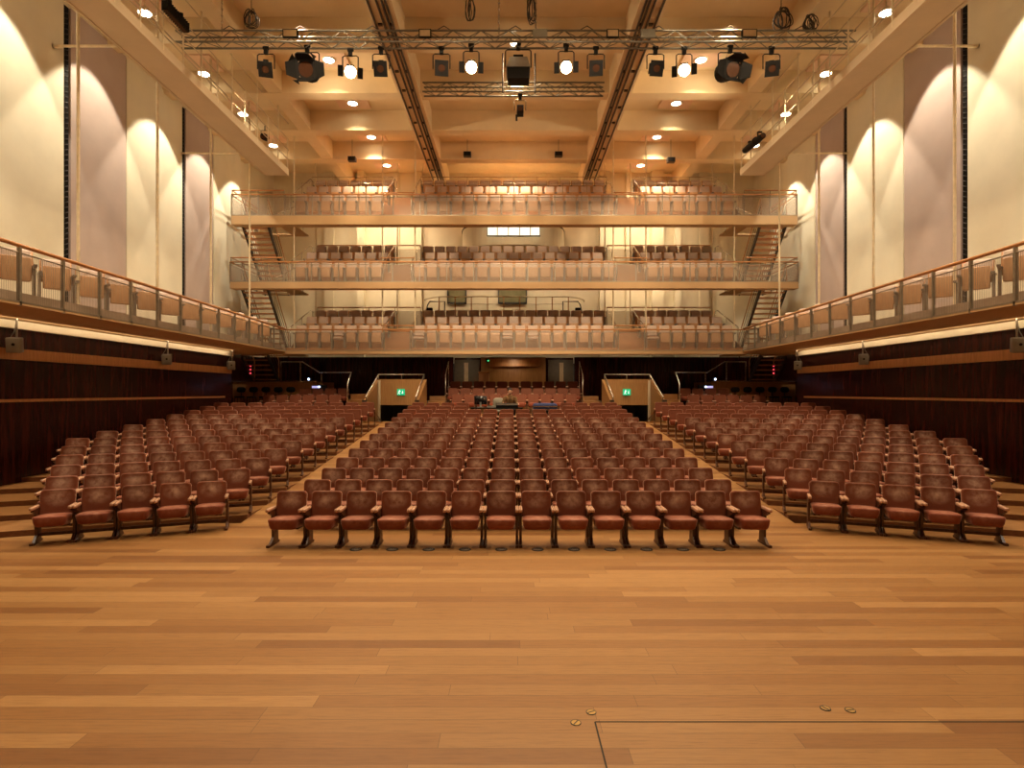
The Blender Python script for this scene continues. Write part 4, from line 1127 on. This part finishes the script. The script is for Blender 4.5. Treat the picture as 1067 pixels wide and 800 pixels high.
for px, lab in ((234, 'chain hoist line holding the left end of the truss'), (520, 'steel line holding the truss left of centre'), (558, 'steel line holding the truss right of centre'), (845, 'chain hoist line holding the right end of the truss')):
    b = MB(); b.cyl((0, 0, 0), (0, 0, 13.7-TZ), 0.018, 6)
    for q in range(6): b.ball((0, 0, 0.15+0.18*q), 0.035, 0, 6, 5)
    o = b.build('hoist_line', M_SILVER, None, (tx(px), TY+0.15, TZ)); tag(o, lab, 'hoist line', 'hoist lines of the long truss')
for k in range(9):
    x = random.uniform(-8.6, 8.6)
    b = MB(); b.tube([(-0.5, 0, 0.03), (-0.25, 0.03, 0.06), (0, -0.02, 0.17), (0.22, 0.02, 0.05), (0.5, 0, 0.03)], 0.013, 5)
    o = b.build('cable_loop', M_CABLE, None, (-8.0+2.0*k, TY+0.1, TZ+0.01)); tag(o, 'short black cable looping on top of the long truss, %s from left' % ORD[k], 'cable', 'cable loops on the truss')
# small speakers hung under the ceiling
for px, py, d, lab in ((367, 166, 26.0, 'small dark speaker hung in the left ceiling bay'), (487, 161, 26.0, 'small dark speaker hung in the centre bay, left one'),
                       (582, 161, 26.0, 'small dark speaker hung in the centre bay, right one'), (699, 167, 26.0, 'small dark speaker hung in the right ceiling bay')):
    p = at(px, py, d)
    t = empty('hanging_speaker', p, lab, 'speaker', 'small speakers under the ceiling')
    b = MB(); b.bb((-0.17, -0.12, -0.1), (0.17, 0.12, 0.1)); b.build('cabinet', M_DARKSTEEL, t)
    b = MB(); b.bb((-0.15, -0.13, -0.08), (0.15, -0.12, 0.08)); b.build('grille', M_BLACK, t)
    b = MB(); b.cyl((0, 0, 0.1), (0, 0, CEIL-p.z), 0.01, 5); b.build('wire', M_CABLE, t)

# grey speakers bracketed under the side balconies
for s in (-1, 1):
    for i, y in enumerate((12.35, 17.8, 21.9)):
        t = empty('wall_speaker', (s*(WX-0.28), y, 3.42), 'grey box speaker hung under the %s side balcony, %s from the stage' % (SIDE[s], ORD[i]), 'speaker', 'speakers under the side balconies')
        M = Matrix.Rotation(-s*R(28), 4, 'Z') @ Matrix.Rotation(R(8), 4, 'X')
        b = MB(); b.pad(0.13, 0.16, 0.02, [(-0.12, 0.02), (-0.1, 0), (0.1, 0), (0.12, 0.02)], 0, M @ Matrix(((1,0,0,0), (0,0,-1,0), (0,1,0,0), (0,0,0,1)))); b.build('cabinet', M_GREYBOX, t)
        b = MB(); b.cyl((0, -0.125, 0.02), (0, -0.115, 0.02), 0.03, 10, M=M); b.build('port', M_BLACK, t)
        b = MB(); b.cyl((0, 0.05, 0.14), (0, 0.05, 0.6), 0.02, 8); b.cyl((0, 0.05, 0.58), (s*0.25, 0.05, 0.58), 0.02, 8); b.build('bracket', M_POST, t)
        b = MB(); b.tube([(s*0.06, 0.1, -0.08), (s*0.22, 0.12, -0.1), (s*0.24, 0.12, 0.1), (s*0.1, 0.1, 0.3), (s*0.02, 0.06, 0.5)], 0.01, 5); b.build('cable', M_GREYBOX, t)

# ---------------------------------------------------------------- rear of the main floor
for s in (-1, 1):
    t = empty('rear_handrail', (s*7.3, 25.4, 1.73), 'steel handrail stepping up behind the %s block' % SIDE[s], 'handrail', 'steel handrails behind the side blocks')
    pts = [(370, 425), (370, 393), (373, 383)] if s == -1 else []
    def hp(px, py, d):
        p = at(px if s == -1 else 1067-px+3, py, d); return p-Vector((s*7.3, 25.4, 1.73))
    line = [hp(362, 424, 23.6), hp(362, 400, 23.6), hp(366, 388, 24.1), hp(333, 388, 25.5), hp(315, 377, 26.2), hp(293, 377, 26.2), hp(293, 398, 26.2)]
    b = MB(); b.tube(line, 0.028, 8); b.build('rail', M_SILVER, t)
    for (px, y0, y1, d) in ((335, 388, 412, 25.45), (313, 377, 397, 26.2)):
        b = MB(); b.cyl(hp(px, y0, d), hp(px, y1, d), 0.02, 6); b.build('post', M_SILVER, t)
    t = empty('door_handrail', (s*3.0, 25.2, 1.8), 'short steel handrail beside the %s end of the rear centre seats' % SIDE[s], 'handrail', 'short handrails by the rear centre seats')
    b = MB(); b.tube([(0, 0, -0.05), (0, 0, 1.35), (0, 1.2, 2.0)], 0.022, 6); b.build('rail', M_SILVER, t)
    b = MB(); b.cyl((0, 1.2, 0.2), (0, 1.2, 2.0), 0.018, 6); b.build('post', M_SILVER, t)
    # black stools
    for i in range(5):
        px = (246, 259, 272, 285, 298)[i]
        x = s*abs((px-533)*25.0/F) + (0 if s == -1 else -0.1)
        t = empty('black_chair', (x, 25.05, 1.73), 'black round-backed chair behind the %s block, %s from the side wall' % (SIDE[s], ORD[i]), 'chair', 'black chairs behind the side blocks')
        b = MB(); b.pad(0.2, 0.2, 0.15, [(0.42, 0.03), (0.44, 0), (0.47, 0), (0.49, 0.04)]); b.build('seat', M_BLACK, t)
        b = MB(); b.pad(0.2, 0.12, 0.11, [(-0.02, 0.01), (0, 0), (0.02, 0.02)], 0, Matrix.Translation((0, 0.18, 0.78)) @ Matrix(((1,0,0,0), (0,0,-1,0), (0,1,0,0), (0,0,0,1)))); b.build('backrest', M_BLACK, t)
        b = MB(); b.tube([(0, 0.1, 0.44), (0, 0.2, 0.5), (0, 0.21, 0.75)], 0.02, 6); b.build('back_post', M_BLACK, t)
        for ax, ay in ((-0.16, -0.16), (0.16, -0.16), (-0.16, 0.16), (0.16, 0.16)):
            b = MB(); b.cyl((ax, ay, 0.0), (ax*0.8, ay*0.8, 0.43), 0.014, 6); b.build('leg', M_BLACK, t)
    # pale post on the platform
    b = MB(); b.bb((-0.11, -0.08, 0), (0.11, 0.08, 0.55)); b.bb((-0.12, -0.09, 0.55), (0.12, 0.09, 0.58)); o = b.build('plinth', M_BAND, None, (s*11.2, 25.45, 2.36-0.5)); tag(o, 'pale wooden plinth below the %s stairs' % SIDE[s], 'plinth', 'pale plinths by the side stairs')
    # small projector lamps glowing
    p = at(322 if s == -1 else 745, 395, 25.9)
    t = empty('aisle_lamp', p, 'bright blue-white lamp on the platform edge behind the %s block' % SIDE[s], 'lamp', 'blue-white lamps behind the side blocks')
    b = MB(); b.ball((0, -0.05, 0), 0.05, 0, 10, 7); b.build('bulb', M_LED, t)
    b = MB(); b.bb((-0.08, 0, -0.2), (0.08, 0.12, 0.06)); b.build('housing', M_BLACK, t)
    p = at(333 if s == -1 else 735, 403, 25.2)
    t = empty('aisle_lamp', p, 'low blue-white lamp with glowing slot behind the %s block' % SIDE[s], 'lamp', 'blue-white lamps behind the side blocks')
    b = MB(); b.ball((0, -0.05, 0), 0.045, 0, 10, 7); b.build('bulb', M_LED, t)
    b = MB(); b.bb((s*0.04-0.28*(s < 0)-0.0, -0.05, -0.05), (s*0.04+0.28*(s > 0), -0.04, 0.04)); b.build('slot', glow('pale_blue_slot', (0.5, 0.5, 1.0), 0.7), t)
    b = MB(); b.bb((-0.3, -0.035, -0.18), (0.3, 0.1, 0.08)); b.build('housing', M_BLACK, t)
    # three red signal lamps on the stair below the first balcony
    p = at(261 if s == -1 else 806, 385, 25.3)
    t = empty('signal_lamp', p, 'column of red signal lamps beside the dark %s stairs' % SIDE[s], 'lamp', 'red signal lamps by the stairs')
    b = MB(); b.bb((-0.04, 0, -0.24), (0.04, 0.05, 0.24)); b.build('backplate', M_BLACK, t)
    for q in (-0.16, 0.0, 0.16):
        b = MB(); b.ball((0, -0.01, q), 0.04, 0, 8, 6); b.build('bulb', M_RED, t)
# light box on the rear wall ledge, small blue and green lights
t = empty('lectern', (-1.42, 27.4, 2.07), 'plain pale wooden lectern box before the brown rear panelling', 'lectern')
b = MB(); b.bb((-0.24, -0.2, 0), (0.24, 0.2, 1.25)); b.build('body', M_PLY, t)
b = MB(); b.bb((-0.27, -0.23, 1.25), (0.27, 0.23, 1.30)); b.build('top', M_BAND, t)
t = empty('indicator_lights', (-1.15, 28.05, 3.93), 'small blue and green indicator lights under the first balcony', 'lamp')
b = MB(); b.bb((-0.2, 0, -0.08), (0.2, 0.06, 0.08)); b.build('housing', M_BLACK, t)
b = MB(); b.ball((0.08, -0.02, 0), 0.055, 0, 8, 6); b.build('blue_bulb', glow('blue_lamp', (0.1, 0.3, 1.0), 3), t)
b = MB(); b.ball((-0.1, -0.02, 0), 0.04, 0, 8, 6); b.build('green_bulb', glow('green_lamp', (0.05, 0.8, 0.25), 1.2), t)

# ---------------------------------------------------------------- mixing desk and operator
DZ = ramp_z(21.3)
t = empty('mixing_desk', (-0.65, 21.2, DZ), 'black sound desk table with a console standing among the seats', 'desk')
b = MB(); b.bb((-0.95, -0.3, 0.66), (0.95, 0.35, 0.70)); b.build('table_top', M_BLACK, t)
for ax, ay in ((-0.9, -0.25), (0.9, -0.25), (-0.9, 0.3), (0.9, 0.3)):
    b = MB(); b.cyl((ax, ay, -0.1), (ax, ay, 0.67), 0.022, 8); b.build('leg', M_BLACK, t)
t = empty('mixing_console', (-0.28, 21.2, DZ+0.70), 'low grey mixing console on the black desk before the man', 'mixing console')
b = MB(); v = [(-0.4, -0.25, 0), (0.4, -0.25, 0), (0.4, 0.25, 0), (-0.4, 0.25, 0), (-0.4, -0.25, 0.16), (0.4, -0.25, 0.16), (0.4, 0.25, 0.05), (-0.4, 0.25, 0.05)]
b.add(v, [(0,3,2,1), (4,5,6,7), (0,1,5,4), (1,2,6,5), (2,3,7,6), (3,0,4,7)]); b.build('chassis', M_BLACK, t)
b = MB(); b.add([(-0.38, -0.24, 0.168), (0.38, -0.24, 0.168), (0.38, 0.24, 0.058), (-0.38, 0.24, 0.058)], [(0, 1, 2, 3)]); b.bb((-0.38, -0.262, 0.09), (0.38, -0.25, 0.15)); b.build('panel', M_CONSOLE, t)
t = empty('computer_monitor', (-1.25, 21.25, DZ+0.70), 'black monitor seen from behind at the left of the desk', 'monitor', rz=R(-12))
b = MB(); b.pad(0.24, 0.16, 0.02, [(-0.03, 0.04), (-0.01, 0), (0.02, 0)], 0, Matrix.Translation((0, 0, 0.27)) @ Matrix.Rotation(R(8), 4, 'X') @ Matrix(((1,0,0,0), (0,0,-1,0), (0,1,0,0), (0,0,0,1)))); b.build('screen', M_SCREEN, t)
b = MB(); b.bb((-0.03, -0.05, 0.0), (0.03, 0.0, 0.2)); b.bb((-0.12, -0.1, 0), (0.12, 0.08, 0.02)); b.build('stand', M_CONSOLE, t)
t = empty('keyboard', (-0.85, 21.1, DZ+0.70), 'pale grey keyboard unit between monitor and console', 'keyboard')
b = MB(); b.bb((-0.16, -0.1, 0), (0.16, 0.1, 0.05)); b.build('case', M_CONSOLE, t)
b = MB()
for i in range(8):
    for j in range(3): b.bb((-0.145+i*0.037, -0.08+j*0.055, 0.05), (-0.145+i*0.037+0.03, -0.08+j*0.055+0.04, 0.06))
b.build('keys', M_GREYBOX, t)
t = empty('office_chair', (-0.62, 22.15, ramp_z(22.1)), 'grey office chair with rounded back behind the desk', 'chair')
B3 = Matrix(((1,0,0,0), (0,0,-1,0), (0,1,0,0), (0,0,0,1)))
b = MB(); b.pad(0.22, 0.24, 0.13, [(-0.03, 0.02), (0, 0), (0.03, 0.03)], 0, Matrix.Translation((0, 0.2, 0.72)) @ B3); b.build('backrest', M_GREYBOX, t)
b = MB(); b.pad(0.22, 0.22, 0.08, [(0.40, 0.02), (0.42, 0), (0.47, 0), (0.49, 0.04)]); b.build('seat', M_GREYBOX, t)
b = MB(); b.cyl((0, 0, 0.06), (0, 0, 0.41), 0.03, 8)
for k in range(5):
    a = 2*math.pi*k/5; b.cyl((0, 0, 0.08), (0.25*math.cos(a), 0.25*math.sin(a), 0.03), 0.02, 6)
b.tube([(0, 0.15, 0.42), (0, 0.23, 0.45), (0, 0.23, 0.6)], 0.02, 6); b.build('base', M_BLACK, t)
t = empty('flight_case', (1.12, 21.25, DZ), 'black and silver flight case with blue padded top beside the desk', 'case')
b = MB(); b.bb((-0.48, -0.3, -0.05), (0.48, 0.3, 0.64)); b.build('body', M_BLACK, t)
b = MB()
for z in (-0.02, 0.6): b.bb((-0.5, -0.32, z), (0.5, 0.32, z+0.05))
for x in (-0.5, 0.46): b.bb((x, -0.32, 0), (x+0.04, -0.28, 0.62))
b.build('edging', M_SILVER, t)
b = MB(); b.pad(0.44, 0.28, 0.06, [(0.65, 0.0), (0.78, 0.0), (0.84, 0.03), (0.86, 0.1)]); b.build('lid_padding', M_CASEBLUE, t)
b = MB(); b.bb((-0.46, -0.3, 0.72), (0.46, -0.26, 0.76)); b.build('lid_rim', M_SILVER, t)

# seated man at the console, hands on the desk edge
PZ = ramp_z(22.1)
pers = bpy.data.objects.new('person', None); pers.location = (-0.17, 22.0, PZ); COL.objects.link(pers)
tag(pers, 'man in an olive-brown shirt sitting at the sound desk, looking down, hands forward', 'person')
def capsule_chain(b, pts):
    for (p, r), (q, r2) in zip(pts[:-1], pts[1:]):
        b.cyl(p, q, r, 12, r1=r2)
    for p, r in pts: b.ball(p, r, 0, 12, 9)
def remeshed(b, name, mat, parent, vox):
    o = b.build(name, mat, parent)
    m = o.modifiers.new('skin', 'REMESH'); m.mode = 'VOXEL'; m.voxel_size = vox; m.use_smooth_shade = True
    sm_ = o.modifiers.new('soft', 'SMOOTH'); sm_.iterations = 4; sm_.factor = 0.5
    return o
b = MB()
capsule_chain(b, [((0, 0.02, 0.52), 0.13), ((0, 0.01, 0.70), 0.125), ((0, -0.01, 0.90), 0.15), ((0, -0.02, 1.0), 0.10), ((0, -0.03, 1.07), 0.056), ((0, -0.05, 1.13), 0.055)])
b.ball((0, -0.06, 1.21), (0.078, 0.095, 0.115), 0, 16, 12); b.ball((0, -0.10, 1.15), (0.055, 0.06, 0.06), 0, 12, 9)
b.ball((0, -0.16, 1.19), (0.014, 0.022, 0.026), 0, 8, 6)
for s in (-1, 1):
    b.ball((s*0.08, -0.05, 1.2), (0.014, 0.022, 0.034), 0, 8, 6)
    b.ball((s*0.03, -0.145, 1.225), (0.02, 0.016, 0.012), 0, 8, 6)
    hand = Vector((s*0.27+0.03, -0.50, 0.735))
    capsule_chain(b, [((s*0.15, -0.01, 0.96), 0.07), ((s*0.20, -0.02, 0.94), 0.06), ((s*0.27, -0.10, 0.74), 0.045), (tuple(hand), 0.03)])
    b.ball(tuple(hand+Vector((0, -0.05, -0.005))), (0.042, 0.055, 0.02), 0, 12, 8)
    for i, (dx, l) in enumerate(((-0.03, 0.075), (-0.01, 0.085), (0.011, 0.08), (0.031, 0.062))):
        a = hand+Vector((dx, -0.09, -0.002))
        capsule_chain(b, [(tuple(a), 0.0105), (tuple(a+Vector((dx*0.15, -l*0.55, 0.008))), 0.0098), (tuple(a+Vector((dx*0.25, -l, -0.014))), 0.0088)])
    a = hand+Vector((-s*0.035, -0.04, -0.004))
    capsule_chain(b, [(tuple(a), 0.014), (tuple(a+Vector((-s*0.03, -0.03, 0.0))), 0.011), (tuple(a+Vector((-s*0.04, -0.06, -0.008))), 0.0095)])
    capsule_chain(b, [((s*0.09, 0, 0.50), 0.09), ((s*0.13, -0.40, 0.47), 0.065), ((s*0.13, -0.42, 0.10), 0.045), ((s*0.13, -0.52, 0.045), 0.035)])
remeshed(b, 'body', M_SKIN, pers, 0.009)
b = MB()
capsule_chain(b, [((0, 0.02, 0.54), 0.148), ((0, 0.01, 0.70), 0.14), ((0, -0.01, 0.90), 0.163), ((0, -0.02, 0.985), 0.118)])
for s in (-1, 1):
    capsule_chain(b, [((s*0.14, -0.01, 0.955), 0.085), ((s*0.20, -0.02, 0.94), 0.074), ((s*0.262, -0.09, 0.76), 0.06), ((s*0.272, -0.2, 0.742), 0.052)])
    b.ball((s*0.05, -0.07, 1.035), (0.045, 0.05, 0.025), 0, 8, 6)
remeshed(b, 'shirt', M_SHIRT, pers, 0.012)
b = MB()
for s in (-1, 1):
    capsule_chain(b, [((s*0.08, 0.01, 0.50), 0.115), ((s*0.13, -0.40, 0.475), 0.08), ((s*0.13, -0.42, 0.14), 0.06)])
remeshed(b, 'trousers', M_TROUSER, pers, 0.012)
b = MB()
b.ball((0, -0.045, 1.255), (0.09, 0.10, 0.09), 0, 16, 10); b.ball((0, 0.0, 1.20), (0.085, 0.06, 0.09), 0, 12, 8)
b.build('hair', M_HAIR, pers)
b = MB()
b.ball((0, -0.128, 1.118), (0.042, 0.036, 0.026), 0, 12, 8); b.build('beard', M_HAIR, pers)
t = empty('work_stool', (-0.17, 22.05, PZ), 'dark stool under the man at the sound desk', 'stool')
b = MB(); b.cyl((0, 0, 0.36), (0, 0, 0.40), 0.19, 16); b.build('seat', M_BLACK, t)
for k in range(4):
    a = math.pi/4+math.pi/2*k
    b = MB(); b.cyl((0.2*math.cos(a), 0.2*math.sin(a), 0.0), (0.13*math.cos(a), 0.13*math.sin(a), 0.37), 0.016, 6); b.build('leg', M_BLACK, t)
